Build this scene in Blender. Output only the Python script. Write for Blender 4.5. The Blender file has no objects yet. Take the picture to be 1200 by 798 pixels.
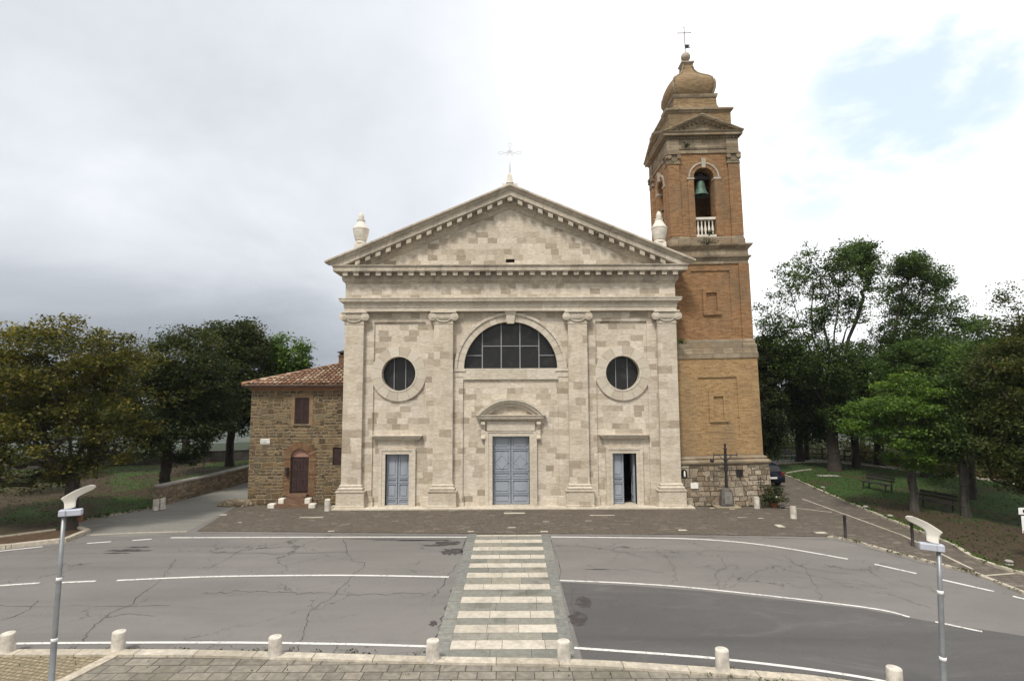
import bpy, math, random
import numpy as np
from mathutils import Vector, Matrix
from mathutils.geometry import tessellate_polygon

R = math.radians
S = bpy.context.scene
COL = S.collection
# ------------------------------------------------------------------ camera
F = 640.0 / 1200.0
PITCH = math.atan(58 / 640.0); ROLL = R(0.24)
CX, CY, CZ = 0.0, -30.0, 6.29
cd = bpy.data.cameras.new('camera'); cam = bpy.data.objects.new('camera', cd); COL.objects.link(cam)
cd.sensor_width = 36; cd.lens = 36 * F; cd.clip_end = 20000; cd.clip_start = 0.1
cam.matrix_world = Matrix.Translation((CX, CY, CZ)) @ Matrix.Rotation(R(90) + PITCH, 4, 'X') @ Matrix.Rotation(-ROLL, 4, 'Z')
S.camera = cam
# ------------------------------------------------------------------ world, sun, exposure
SUN_EL, SUN_AZ = 56, 205            # degrees; azimuth clockwise from +Y (sun behind the camera, to its left)
w = bpy.data.worlds.new('World'); S.world = w; w.use_nodes = True
wt = w.node_tree; wt.nodes.clear()
def build_world():
    N, L = wt.nodes, wt.links
    def nd(t, **k):
        n = N.new(t)
        for a, b in k.items(): setattr(n, a, b)
        return n
    def val(x, s):
        if hasattr(x, 'is_output'): L.new(x, s)
        else: s.default_value = x
    def m(op, a, b=0.0, c=0.0, clamp=False):
        n = nd('ShaderNodeMath', operation=op); n.use_clamp = clamp
        val(a, n.inputs[0]); val(b, n.inputs[1]); val(c, n.inputs[2]); return n.outputs[0]
    def ss(x, lo, hi):
        n = nd('ShaderNodeMapRange', interpolation_type='SMOOTHSTEP'); val(x, n.inputs[0])
        n.inputs[1].default_value = lo; n.inputs[2].default_value = hi; return n.outputs[0]
    def mix(f, a, b):
        n = nd('ShaderNodeMix', data_type='RGBA'); val(f, n.inputs[0]); val(a, n.inputs[6]); val(b, n.inputs[7]); return n.outputs[2]
    def vec(x, y, z):
        n = nd('ShaderNodeCombineXYZ'); val(x, n.inputs[0]); val(y, n.inputs[1]); val(z, n.inputs[2]); return n.outputs[0]
    def dot(v, d):
        n = nd('ShaderNodeVectorMath', operation='DOT_PRODUCT'); L.new(v, n.inputs[0]); n.inputs[1].default_value = Vector(d).normalized(); return n.outputs['Value']
    def noise(v, sc, det=6, rough=0.55, dist=0.0):
        n = nd('ShaderNodeTexNoise'); L.new(v, n.inputs['Vector']); n.inputs['Scale'].default_value = sc
        n.inputs['Detail'].default_value = det; n.inputs['Roughness'].default_value = rough; n.inputs['Distortion'].default_value = dist
        return n.outputs['Fac']
    tc = nd('ShaderNodeTexCoord').outputs['Generated']
    sep = nd('ShaderNodeSeparateXYZ'); L.new(tc, sep.inputs[0]); x, y, z = sep.outputs
    den = m('ADD', m('MAXIMUM', z, 0.0), 0.28)
    p = vec(m('DIVIDE', x, den), m('DIVIDE', y, den), 0.0)
    sky = nd('ShaderNodeTexSky', sky_type='NISHITA'); sky.sun_disc = False
    sky.sun_elevation = R(SUN_EL); sky.sun_rotation = R(SUN_AZ); sky.air_density = 1.0; sky.dust_density = 2.0
    hz = mix(0.62, sky.outputs[0], (7.6, 9.4, 10.6, 1))
    n1 = noise(p, 1.1, 8, 0.55, 0.3); n2 = noise(p, 3.4, 6, 0.6, 0.2)
    # cloud brightness by direction: a dark bank low on the left, bright veil in the middle and to the right
    dk = ss(dot(tc, (-0.72, 0.68, 0.08)), 0.72, 0.99)
    dk2 = ss(dot(tc, (-0.62, 0.7, 0.42)), 0.55, 1.0)
    low = ss(z, 0.24, -0.02)
    dark = m('ADD', m('MULTIPLY', dk, m('MULTIPLY', low, 0.85)), m('MULTIPLY', dk2, 0.12))
    dark = m('ADD', dark, m('MULTIPLY', m('SUBTRACT', n1, 0.5), m('MULTIPLY', ss(x, 0.25, -0.35), 0.8))); dark = m('ADD', dark, m('MULTIPLY', ss(x, 0.30, -0.35), 0.28), clamp=True)
    r = nd('ShaderNodeValToRGB'); L.new(dark, r.inputs[0]); e = r.color_ramp.elements
    e[0].position = 0.0; e[0].color = (11.2, 11.3, 11.5, 1)
    e[1].position = 1.0; e[1].color = (2.3, 2.55, 2.9, 1)
    k = r.color_ramp.elements.new(0.3); k.color = (7.2, 7.5, 8.0, 1)
    k = r.color_ramp.elements.new(0.6); k.color = (4.8, 5.1, 5.6, 1)
    cloud = r.outputs[0]
    # bright light behind the camera (the sun behind thin cloud)
    back = ss(y, 0.15, -0.7)
    cloud = mix(back, cloud, (8.5, 8.4, 8.2, 1))
    # blue gaps on the right
    bl = m('MAXIMUM', ss(dot(tc, (0.555, 0.72, 0.42)), 0.982, 1.0), m('MULTIPLY', ss(dot(tc, (0.46, 0.80, 0.34)), 0.988, 1.0), 0.7))
    gap = ss(m('ADD', m('MULTIPLY', n1, 0.6), m('MULTIPLY', n2, 0.4)), 0.53, 0.40)
    gap = m('MULTIPLY', m('MULTIPLY', gap, ss(bl, 0.0, 0.9)), 0.8)
    out = mix(gap, cloud, hz)
    bg = nd('ShaderNodeBackground'); L.new(out, bg.inputs[0]); bg.inputs[1].default_value = 0.092
    o = nd('ShaderNodeOutputWorld'); L.new(bg.outputs[0], o.inputs[0])
build_world()
sd = bpy.data.lights.new('sun', 'SUN'); sd.energy = 2.8; sd.angle = R(11); sd.color = (1.0, 0.95, 0.87)
sun = bpy.data.objects.new('sun', sd); COL.objects.link(sun)
_d = Vector((math.sin(R(SUN_AZ)) * math.cos(R(SUN_EL)), math.cos(R(SUN_AZ)) * math.cos(R(SUN_EL)), math.sin(R(SUN_EL))))
sun.rotation_euler = _d.to_track_quat('Z', 'Y').to_euler(); sun.location = (0, -40, 60)
vs = S.view_settings; vs.view_transform = 'Standard'; vs.look = 'None'; vs.exposure = 0.38; vs.gamma = 1; vs.use_curve_mapping = False
S.render.engine = 'CYCLES'; S.cycles.max_bounces = 6; S.cycles.transparent_max_bounces = 4

# ------------------------------------------------------------------ measuring helpers (photo pixel -> metres)
def ray(px, py):
    u = (px - 600) / 640.; v = (399 - py) / 640.
    c, s = math.cos(ROLL), math.sin(ROLL); u, v = u*c + v*s, -u*s + v*c
    ct, st = math.cos(PITCH), math.sin(PITCH)
    return (u, ct - v*st, st + v*ct)
def P(px, py, Y=0.):
    r = ray(px, py); t = (Y - CY) / r[1]; return (r[0]*t, CZ + r[2]*t)
def G(px, py, z=0.):
    r = ray(px, py); t = (z - CZ) / r[2]; return (r[0]*t, CY + r[1]*t)
def GL(*pts): return [G(a, b) for a, b in pts]

# ------------------------------------------------------------------ object helpers
LOC = {}
def tag(o, label=None, cat=None, group=None, kind=None):
    if label: o['label'] = label
    if cat: o['category'] = cat
    if group: o['group'] = group
    if kind: o['kind'] = kind
    return o
def thing(name, label, cat, loc=(0, 0, 0), rot=(0, 0, 0), group=None):
    o = bpy.data.objects.new(name, None); COL.objects.link(o); o.location = loc; o.rotation_euler = rot
    o.empty_display_size = 0.3
    return tag(o, label, cat, group)
def copy_tree(o, parent=None):
    c = o.copy(); COL.objects.link(c); c.parent = parent
    for ch in [q for q in bpy.data.objects if q.parent == o]: copy_tree(ch, c)
    return c
class MB:
    """collects geometry; build() links it as one mesh object"""
    def __init__(s, T=None): s.v = []; s.f = []; s.sm = []; s.T = T
    def add(s, vs, fs, smooth=False):
        b = len(s.v)
        if s.T: vs = [s.T(*p) for p in vs]
        s.v += [tuple(p) for p in vs]; s.f += [tuple(i + b for i in f) for f in fs]; s.sm += [smooth] * len(fs); return s
    def box(s, x0, x1, y0, y1, z0, z1, bev=0.0):
        if bev <= 0:
            vs = [(x, y, z) for z in (z0, z1) for y in (y0, y1) for x in (x0, x1)]
            return s.add(vs, [(0, 2, 3, 1), (4, 5, 7, 6), (0, 1, 5, 4), (2, 6, 7, 3), (0, 4, 6, 2), (1, 3, 7, 5)])
        b = bev
        rings = []
        for z, i in ((z0, b), (z0 + b, 0), (z1 - b, 0), (z1, b)):
            rings.append([(x0+i, y0+b, z), (x0+b, y0+i, z), (x1-b, y0+i, z), (x1-i, y0+b, z), (x1-i, y1-b, z), (x1-b, y1-i, z), (x0+b, y1-i, z), (x0+i, y1-b, z)])
        return s.loft(rings, True, True, True)
    def loft(s, rings, closed=True, cap0=False, cap1=False, smooth=False):
        n = len(rings[0]); vs = [p for r in rings for p in r]; fs = []
        for i in range(len(rings) - 1):
            for j in range(n if closed else n - 1):
                k = (j + 1) % n
                fs.append((i*n + j, i*n + k, (i+1)*n + k, (i+1)*n + j))
        s.add(vs, fs, smooth); b = len(s.v) - len(vs)
        if cap0: s.f.append(tuple(b + j for j in reversed(range(n)))); s.sm.append(False)
        if cap1: s.f.append(tuple(b + (len(rings)-1)*n + j for j in range(n))); s.sm.append(False)
        return s
    def lathe(s, prof, cx=0, cy=0, seg=20, smooth=True):
        rings = [[(cx + r*math.cos(2*math.pi*k/seg), cy + r*math.sin(2*math.pi*k/seg), z) for k in range(seg)] for r, z in prof]
        return s.loft(rings, True, True, True, smooth)
    def tube(s, pts, rad, seg=8, smooth=True):
        pts = [Vector(p) for p in pts]; rad = rad if hasattr(rad, '__len__') else [rad] * len(pts); rings = []
        for i, p in enumerate(pts):
            d = (pts[min(i+1, len(pts)-1)] - pts[max(i-1, 0)]).normalized()
            a = d.orthogonal().normalized() if abs(d.z) > .9 else Vector((0, 0, 1)).cross(d).normalized(); b = d.cross(a)
            rings.append([tuple(p + rad[i]*(math.cos(2*math.pi*k/seg)*a + math.sin(2*math.pi*k/seg)*b)) for k in range(seg)])
        return s.loft(rings, True, True, True, smooth)
    def prism(s, poly, m, w0, w1, holes=()):
        """poly (u,v) with holes, extruded from w0 to w1; m(u,v,w)->xyz"""
        loops = [list(poly)] + [list(h) for h in holes]
        tri = tessellate_polygon([[Vector((a, b, 0)) for a, b in l] for l in loops])
        flat = [p for l in loops for p in l]; n = len(flat)
        vs = [m(a, b, w0) for a, b in flat] + [m(a, b, w1) for a, b in flat]
        fs = [tuple(t) for t in tri] + [tuple(i + n for i in reversed(t)) for t in tri]; o = 0
        for l in loops:
            k = len(l)
            for i in range(k):
                j = (i + 1) % k; fs.append((o+i, o+j, o+j+n, o+i+n))
            o += k
        return s.add(vs, fs)
    def build(s, name, mat, parent=None, smooth=False):
        me = bpy.data.meshes.new(name); me.from_pydata(s.v, [], s.f); me.validate()
        if len(s.sm) == len(me.polygons): me.polygons.foreach_set('use_smooth', [bool(q or smooth) for q in s.sm])
        if mat: me.materials.append(mat)
        bm_fix(me)
        o = bpy.data.objects.new(name, me); COL.objects.link(o)
        if parent: o.parent = parent
        return o
import bmesh
def bm_fix(me):
    b = bmesh.new(); b.from_mesh(me); bmesh.ops.recalc_face_normals(b, faces=b.faces); b.to_mesh(me); b.free()
XZ = lambda u, v, w: (u, w, v)           # facade plane, w = y
def arc(cx, cz, r, a0, a1, n): return [(cx + r*math.cos(R(a0 + (a1-a0)*i/n)), cz + r*math.sin(R(a0 + (a1-a0)*i/n))) for i in range(n + 1)]
def rect(x0, x1, z0, z1): return [(x0, z0), (x1, z0), (x1, z1), (x0, z1)]
def run3(mb, prof, x0, x1, yb):
    """moulding with returns: prof (o,z), o = projection from face y=0 and from x0/x1; back at yb"""
    rings = [[(x0 - o, yb, z), (x0 - o, -o, z), (x1 + o, -o, z), (x1 + o, yb, z)] for o, z in prof]
    return mb.loft(rings, False) .add([], []) if False else mb.loft(rings, True, True, True)
def ring4(mb, prof):
    """square ring moulding: prof (halfwidth, z)"""
    return mb.loft([[(-h, -h, z), (h, -h, z), (h, h, z), (-h, h, z)] for h, z in prof], True, True, True)

# ------------------------------------------------------------------ materials
class NT:
    def __init__(s, name):
        s.m = bpy.data.materials.new(name); s.m.use_nodes = True; s.t = s.m.node_tree; s.t.nodes.clear()
        s.o = s.t.nodes.new('ShaderNodeOutputMaterial'); s.b = s.t.nodes.new('ShaderNodeBsdfPrincipled'); s.l(s.b.outputs[0], s.o.inputs[0])
        s.b.inputs['Roughness'].default_value = 0.85; s.b.inputs['Specular IOR Level'].default_value = 0.3
    def l(s, a, b): s.t.links.new(a, b)
    def n(s, t, ins=None, **k):
        n = s.t.nodes.new(t)
        for a, b in k.items(): setattr(n, a, b)
        for a, b in (ins or {}).items(): s.set(n.inputs[a], b)
        return n
    def set(s, sock, v):
        if isinstance(v, bpy.types.NodeSocket): s.l(v, sock)
        else:
            if hasattr(sock.default_value, '__len__') and len(sock.default_value) == 4 and len(v) == 3: v = (*v, 1)
            sock.default_value = v
    def math(s, op, a, b=0.0, clamp=False): 
        n = s.n('ShaderNodeMath', operation=op); n.use_clamp = clamp; s.set(n.inputs[0], a); s.set(n.inputs[1], b); return n.outputs[0]
    def mix(s, f, a, b, bt='MIX'):
        n = s.n('ShaderNodeMix', data_type='RGBA', blend_type=bt); s.set(n.inputs[0], f); s.set(n.inputs[6], a); s.set(n.inputs[7], b); return n.outputs[2]
    def obj(s): return s.n('ShaderNodeTexCoord').outputs['Object']
    def pos(s): return s.n('ShaderNodeNewGeometry').outputs['Position']
    def sep(s, v): return s.n('ShaderNodeSeparateXYZ', {0: v}).outputs
    def vec(s, x, y, z=0.0): return s.n('ShaderNodeCombineXYZ', {0: x, 1: y, 2: z}).outputs[0]
    def scale(s, v, sc): return s.n('ShaderNodeVectorMath', {0: v, 1: sc}, operation='MULTIPLY').outputs[0]
    def noise(s, v, sc, det=4, rough=.55, dist=0., out='Fac'): return s.n('ShaderNodeTexNoise', {'Vector': v, 'Scale': sc, 'Detail': det, 'Roughness': rough, 'Distortion': dist}).outputs[out]
    def ramp(s, f, stops, interp='LINEAR'):
        n = s.n('ShaderNodeValToRGB', {0: f}); r = n.color_ramp; r.interpolation = interp
        while len(r.elements) > 1: r.elements.remove(r.elements[-1])
        r.elements[0].position = stops[0][0]; c = stops[0][1]; r.elements[0].color = (*c, 1) if hasattr(c, '__len__') else (c, c, c, 1)
        for p, c in stops[1:]:
            e = r.elements.new(p); e.color = (*c, 1) if hasattr(c, '__len__') else (c, c, c, 1)
        return n.outputs[0]
    def ss(s, x, lo, hi):
        n = s.n('ShaderNodeMapRange', interpolation_type='SMOOTHSTEP'); s.set(n.inputs[0], x); n.inputs[1].default_value = lo; n.inputs[2].default_value = hi; return n.outputs[0]
    def bump(s, h, st=0.3, d=0.02, nrm=None):
        n = s.n('ShaderNodeBump', {'Height': h, 'Strength': st, 'Distance': d})
        if nrm: s.l(nrm, n.inputs['Normal'])
        s.l(n.outputs[0], s.b.inputs['Normal']); return n.outputs[0]
    def col(s, c): s.set(s.b.inputs['Base Color'], c)
def plain(name, c, rough=.6, metal=0., var=.12, sc=6.):
    t = NT(name); v = t.obj(); n = t.noise(v, sc, 5)
    t.col(t.mix(t.ss(n, .3, .7), tuple(q*(1-var) for q in c), tuple(min(1, q*(1+var)) for q in c)))
    t.b.inputs['Roughness'].default_value = rough; t.b.inputs['Metallic'].default_value = metal
    t.bump(t.noise(v, sc*8, 3), .08, .01); return t.m
def ashlar(name, tones, row=.40, width=.85, joint=.012, jdark=.55, stain=.25, bs=.35, blockvar=1.0, streak=(.30, .28, .25)):
    t = NT(name); v = t.obj(); x, y, z = t.sep(v)
    u = t.math('ADD', x, t.math('MULTIPLY', y, .97))
    k = t.math('FLOOR', t.math('DIVIDE', z, row))
    wn = t.n('ShaderNodeTexWhiteNoise', {'W': k}, noise_dimensions='1D').outputs['Value']
    u2 = t.math('ADD', t.math('MULTIPLY', u, t.math('ADD', t.math('MULTIPLY', wn, .7), .7)), t.math('MULTIPLY', wn, 7.3))
    br = t.n('ShaderNodeTexBrick', {'Vector': t.vec(u2, z), 'Color1': (0, 0, 0), 'Color2': (1, 1, 1), 'Mortar': (.5, .5, .5), 'Scale': 1.0, 'Mortar Size': joint, 'Mortar Smooth': .4, 'Bias': 0., 'Brick Width': width, 'Row Height': row}, offset=.0, squash=1.)
    c = t.ramp(br.outputs['Color'], tones)
    fine = t.noise(t.scale(v, (1.3, 1.3, 3.6)), 3.2, 7, .72, .5)
    c = t.mix(t.ss(fine, .36, .66), t.mix(1., c, (.80, .77, .73), 'MULTIPLY'), t.mix(1., c, (1.07, 1.07, 1.07), 'MULTIPLY'))
    big = t.noise(t.scale(v, (1.2, 1.2, .35)), .9, 6, .6, .3)
    c = t.mix(t.math('MULTIPLY', t.ss(big, .48, .78), stain), c, streak)
    sk = t.noise(t.vec(t.math('MULTIPLY', u, 5.5), t.math('MULTIPLY', z, .32)), 1., 5, .7, .3); c = t.mix(t.math('MULTIPLY', t.ss(sk, .54, .70), stain), c, streak)
    g = t.noise(v, 22, 4, .6); c = t.mix(t.math('MULTIPLY', t.ss(g, .56, .75), .22), c, (.22, .19, .15))
    c = t.mix(t.math('MULTIPLY', br.outputs['Fac'], jdark), c, (.15, .13, .105))
    t.col(c)
    h = t.math('ADD', t.math('MULTIPLY', br.outputs['Fac'], -1.), t.math('MULTIPLY', fine, .45))
    t.bump(t.math('ADD', h, t.math('MULTIPLY', g, .35)), bs, .02)
    t.b.inputs['Roughness'].default_value = .85; return t.m
TR = [(.0, (0.599, 0.542, 0.461)), (.2, (0.535, 0.472, 0.389)), (.32, (0.621, 0.564, 0.483)), (.42, (0.396, 0.342, 0.266)), (.50, (0.599, 0.542, 0.461)), (.60, (0.332, 0.282, 0.216)), (.68, (0.610, 0.553, 0.466)), (.80, (0.449, 0.391, 0.311)), (.88, (0.300, 0.255, 0.194)), (.93, (0.578, 0.521, 0.433)), (1., (0.503, 0.445, 0.361))]
M = {}
M['ashlar'] = ashlar('travertine_ashlar', TR, .32, .58, .007, .22, .30)
M['pilaster'] = ashlar('travertine_pilaster', [(0., (.56, .505, .42)), (.35, (.50, .44, .355)), (.55, (.58, .52, .435)), (.70, (.34, .285, .22)), (.80, (.56, .50, .42)), (1., (.42, .36, .28))], .42, .70, .006, .22, .3)
M['trim'] = ashlar('travertine_trim', [(0., (.56, .51, .43)), (.5, (.49, .44, .36)), (1., (.58, .53, .45))], 3.1, 1.25, .006, .35, .35)
M['cornice'] = ashlar('weathered_cornice', [(0., (.48, .43, .355)), (.5, (.37, .325, .265)), (1., (.51, .46, .385))], 3.7, 1.1, .010, .5, .6, .35, 1., (.15, .13, .108))
M['white_stone'] = plain('pale_limestone', (.60, .56, .49), .8, 0, .14, 3)
M['bollard'] = plain('bollard_travertine', (.50, .46, .405), .8, 0, .26, 5)
def voussoir():
    t = NT('voussoir_stone'); g = t.n('ShaderNodeNewGeometry'); v = t.obj()
    c = t.ramp(g.outputs['Random Per Island'], [(0., (.58, .53, .455)), (.3, (.49, .44, .365)), (.45, (.60, .55, .475)), (.65, (.45, .395, .32)), (.8, (.58, .53, .455)), (1., (.50, .45, .375))])
    n = t.noise(t.scale(v, (2, 2, 5)), 2.5, 6, .65, .4)
    t.col(t.mix(t.ss(n, .3, .75), t.mix(1., c, (.86, .84, .8), 'MULTIPLY'), c)); t.bump(n, .3, .02); return t.m
M['voussoir'] = voussoir()
def brickmat(name, tones, stain, row=.075, width=.27, patch=.35):
    t = NT(name); v = t.obj(); x, y, z = t.sep(v); u = t.math('ADD', x, t.math('MULTIPLY', y, .97))
    br = t.n('ShaderNodeTexBrick', {'Vector': t.vec(u, z), 'Color1': (0, 0, 0), 'Color2': (1, 1, 1), 'Mortar': (.5, .5, .5), 'Scale': 1., 'Mortar Size': .009, 'Mortar Smooth': .3, 'Bias': 0., 'Brick Width': width, 'Row Height': row}, offset=.5)
    r = t.noise(t.vec(t.math('MULTIPLY', u, 4.5), t.math('MULTIPLY', z, 8.)), 1.6, 6, .8)
    f = t.math('ADD', t.math('MULTIPLY', br.outputs['Color'], .55), t.math('MULTIPLY', t.ss(r, .32, .68), .45))
    c = t.ramp(f, tones)
    big = t.noise(t.scale(v, (1, 1, .6)), .7, 6, .62, .3)
    c = t.mix(t.math('MULTIPLY', t.ss(big, .42, .75), patch), c, stain)
    wn = t.noise(t.vec(t.math('MULTIPLY', u, 2.2), t.math('MULTIPLY', z, 4.5)), 1.3, 6, .8, .2)
    wm = t.noise(t.vec(t.math('MULTIPLY', u, 4.), t.math('MULTIPLY', z, 13.)), 1., 3, .8)
    c = t.mix(t.math('MULTIPLY', t.ss(t.math('ADD', t.math('MULTIPLY', wn, .55), t.math('MULTIPLY', wm, .45)), .545, .60), .6), c, tuple(q*.42 for q in stain))
    c = t.mix(t.math('MULTIPLY', br.outputs['Fac'], .45), c, (.30, .235, .16)); t.col(c)
    t.bump(t.math('ADD', t.math('MULTIPLY', br.outputs['Fac'], -.7), t.math('MULTIPLY', wn, 1.2)), .5, .03); t.b.inputs['Roughness'].default_value = .9; return t.m
M['brick_low'] = brickmat('ochre_brick', [(0., (.13, .078, .038)), (.25, (.27, .165, .074)), (.6, (.345, .222, .102)), (1., (.41, .30, .165))], (.17, .12, .072), .08, .30, .62)
M['brick_up'] = brickmat('red_brick', [(0., (.09, .044, .022)), (.25, (.195, .098, .042)), (.6, (.275, .145, .062)), (1., (.35, .225, .12))], (.13, .095, .06), .08, .30, .70)
M['brick_onion'] = brickmat('weathered_brick', [(0., (.10, .065, .035)), (.4, (.20, .13, .066)), (.7, (.26, .18, .095)), (1., (.31, .23, .14))], (.12, .095, .06), .085, .27, .55)
M['tstone'] = ashlar('tower_weathered_stone', [(0., (.30, .255, .185)), (.4, (.20, .155, .105)), (.7, (.34, .285, .205)), (1., (.24, .175, .11))], .33, .7, .015, .6, .6, .6, 1., (.13, .11, .08))
def rubble(name, tones, mortar, sx, sz, bs=.8, edge=.07):
    t = NT(name); v = t.obj(); x, y, z = t.sep(v); u = t.math('ADD', x, t.math('MULTIPLY', y, .97))
    wx = t.noise(v, 1.7, 3); wz = t.noise(t.scale(v, (1, 1, 1.3)), 2.3, 3)
    uu = t.math('MULTIPLY', t.math('ADD', u, t.math('MULTIPLY', wx, .35)), sx); zz = t.math('MULTIPLY', t.math('ADD', z, t.math('MULTIPLY', wz, .18)), sz)
    vv = t.vec(uu, zz)
    a = t.n('ShaderNodeTexVoronoi', {'Vector': vv, 'Scale': 1., 'Randomness': .78}, distance='CHEBYCHEV'); 
    e = t.n('ShaderNodeTexVoronoi', {'Vector': vv, 'Scale': 1., 'Randomness': .78}, feature='DISTANCE_TO_EDGE')
    f = t.sep(a.outputs['Color'])[0]
    c = t.ramp(f, tones)
    g = t.noise(v, 9, 5, .65); c = t.mix(t.ss(g, .25, .75), t.mix(1., c, (.72, .70, .68), 'MULTIPLY'), t.mix(1., c, (1.15, 1.13, 1.1), 'MULTIPLY'))
    jm = t.ss(t.math('ADD', e.outputs['Distance'], t.math('MULTIPLY', t.math('SUBTRACT', g, .5), .10)), edge, edge*.35)
    c = t.mix(jm, c, mortar)
    t.col(c); t.bump(t.math('ADD', t.ss(e.outputs['Distance'], 0., .22), t.math('MULTIPLY', g, .5)), bs, .05); t.b.inputs['Roughness'].default_value = .92; return t.m
def coursed(name, tones, mortar, row, width, jm=.02, warp=.05, bs=.8, big=.5):
    t = NT(name); v = t.obj(); x, y, z = t.sep(v); u = t.math('ADD', x, t.math('MULTIPLY', y, .97))
    wv = t.noise(v, 2.6, 4, .6); wu = t.noise(v, 3.7, 3, .6); zz = t.math('ADD', z, t.math('MULTIPLY', t.math('SUBTRACT', wv, .5), warp*2.4)); uu0 = t.math('ADD', u, t.math('MULTIPLY', t.math('SUBTRACT', wu, .5), warp*2.))
    def layer(row, width, sd):
        k = t.math('FLOOR', t.math('DIVIDE', zz, row)); wn = t.n('ShaderNodeTexWhiteNoise', {'W': t.math('ADD', k, sd)}, noise_dimensions='1D').outputs['Value']
        uu = t.math('ADD', t.math('MULTIPLY', uu0, t.math('ADD', t.math('MULTIPLY', wn, .8), .65)), t.math('MULTIPLY', wn, 7.7))
        b = t.n('ShaderNodeTexBrick', {'Vector': t.vec(uu, zz), 'Color1': (0, 0, 0), 'Color2': (1, 1, 1), 'Mortar': (.5, .5, .5), 'Scale': 1., 'Mortar Size': jm, 'Mortar Smooth': .8, 'Bias': 0., 'Brick Width': width, 'Row Height': row}, offset=0.); return b.outputs['Color'], b.outputs['Fac']
    c1, f1 = layer(row, width, .3); c2, f2 = layer(row*1.9, width*1.5, 5.3)
    sel = t.ss(t.noise(t.scale(v, (1.3, 1.3, 1.)), 1.1, 2, .5), .52, .53) if big else 0.
    col = t.mix(sel, c1, c2); fac = t.math('ADD', t.math('MULTIPLY', f1, t.math('SUBTRACT', 1., sel)), t.math('MULTIPLY', f2, sel))
    c = t.ramp(col, tones); g = t.noise(v, 10, 5, .7)
    c = t.mix(t.ss(g, .3, .7), t.mix(1., c, (.66, .64, .62), 'MULTIPLY'), t.mix(1., c, (1.2, 1.18, 1.15), 'MULTIPLY'))
    st = t.noise(v, .8, 5, .65); c = t.mix(t.math('MULTIPLY', t.ss(st, .5, .75), .4), c, tuple(q*.45 for q in mortar))
    c = t.mix(t.ss(t.math('ADD', fac, t.math('MULTIPLY', t.math('SUBTRACT', g, .5), .5)), .10, .40), c, mortar)
    t.col(c); t.bump(t.math('ADD', t.math('MULTIPLY', fac, -1.), t.math('MULTIPLY', g, .6)), bs, .05); t.b.inputs['Roughness'].default_value = .92; return t.m
M['rubble'] = coursed('rubble_stone', [(0., (.14, .098, .048)), (.15, (.07, .052, .032)), (.3, (.20, .14, .07)), (.45, (.09, .08, .052)), (.6, (.24, .18, .10)), (.75, (.065, .047, .030)), (.9, (.17, .14, .09)), (1., (.11, .08, .045))], (.24, .185, .12), .175, .34, .034, .085)
M['tbase'] = coursed('tower_base_blocks', [(0., (.34, .29, .215)), (.15, (.16, .125, .085)), (.3, (.39, .34, .265)), (.42, (.13, .075, .042)), (.55, (.33, .28, .21)), (.7, (.20, .165, .125)), (.82, (.42, .37, .29)), (.92, (.11, .09, .065)), (1., (.30, .24, .16))], (.085, .068, .048), .27, .42, .024, .045)
M['lowwall'] = rubble('low_wall_stone', [(0., (.20, .16, .10)), (.3, (.30, .25, .18)), (.6, (.13, .10, .07)), (.8, (.25, .19, .12)), (1., (.34, .29, .22))], (.16, .13, .09), 2.4, 4.2)
M['arch_brick'] = brickmat('door_arch_brick', [(0., (.16, .07, .035)), (.5, (.25, .12, .06)), (1., (.32, .19, .105))], (.20, .12, .065), .075, .3, .2)
M['step_brick'] = brickmat('worn_step_brick', [(0., (.08, .042, .026)), (.5, (.135, .075, .045)), (1., (.20, .13, .085))], (.13, .085, .05), .075, .3, .3)
M['plaster'] = plain('ochre_plaster', (.20, .135, .075), .9, 0, .18, 4)
M['door_blue'] = plain('blue_grey_door_paint', (.27, .295, .335), .55, 0, .07, 2)
M['brown_wood'] = plain('dark_brown_wood', (.038, .020, .018), .6, 0, .25, 4)
M['iron'] = plain('dark_iron', (.035, .032, .032), .6, .4, .3, 8)
M['rust'] = plain('rusted_iron', (.13, .06, .03), .8, .2, .3, 12)
M['galv'] = plain('galvanised_pole', (.22, .23, .24), .45, .5, .12, 5)
M['lampbox'] = plain('grey_lamp_housing', (.42, .44, .50), .5, .1, .06, 5)
M['lampwhite'] = plain('white_lamp_reflector', (.72, .69, .63), .45, 0, .04, 4)
M['white_metal'] = plain('white_painted_metal', (.72, .72, .72), .5, 0, .05, 5)
M['muntin'] = plain('grey_glazing_bar', (.25, .25, .27), .6, .1, .05, 5)
M['bronze'] = plain('green_bronze', (.075, .125, .095), .6, .4, .25, 5)
M['dark'] = plain('dark_void', (.012, .011, .010), .95, 0, .1, 2)
M['marble'] = plain('white_marble', (.68, .67, .63), .5, 0, .06, 5)
M['dark_wall'] = plain('dark_wall_stone', (.055, .050, .045), .9, 0, .3, 2)
M['stele'] = plain('dark_stele_stone', (.095, .088, .078), .9, 0, .3, 5)
M['slab_grey'] = plain('grey_stele_stone', (.17, .16, .145), .85, 0, .25, 5)
M['terracotta_pot'] = plain('terracotta', (.30, .12, .06), .8, 0, .15, 5)
M['red_paint'] = plain('red_sign_paint', (.50, .06, .04), .5, 0, .05, 5)
M['blue_canvas'] = plain('blue_canvas', (.02, .16, .40), .6, 0, .1, 3)
M['interior'] = plain('nave_interior', (.05, .045, .04), .9, 0, .2, 2)
def glassmat():
    t = NT('dark_window_glass'); v = t.obj(); n = t.noise(v, 2.2, 5, .6, .5)
    t.col(t.mix(t.ss(n, .5, .8), (.014, .014, .015), (.035, .035, .033))); t.b.inputs['Roughness'].default_value = .32; t.b.inputs['Specular IOR Level'].default_value = .35
    t.bump(t.noise(v, 5, 2), .05, .01); return t.m
M['glass'] = glassmat()
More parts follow.
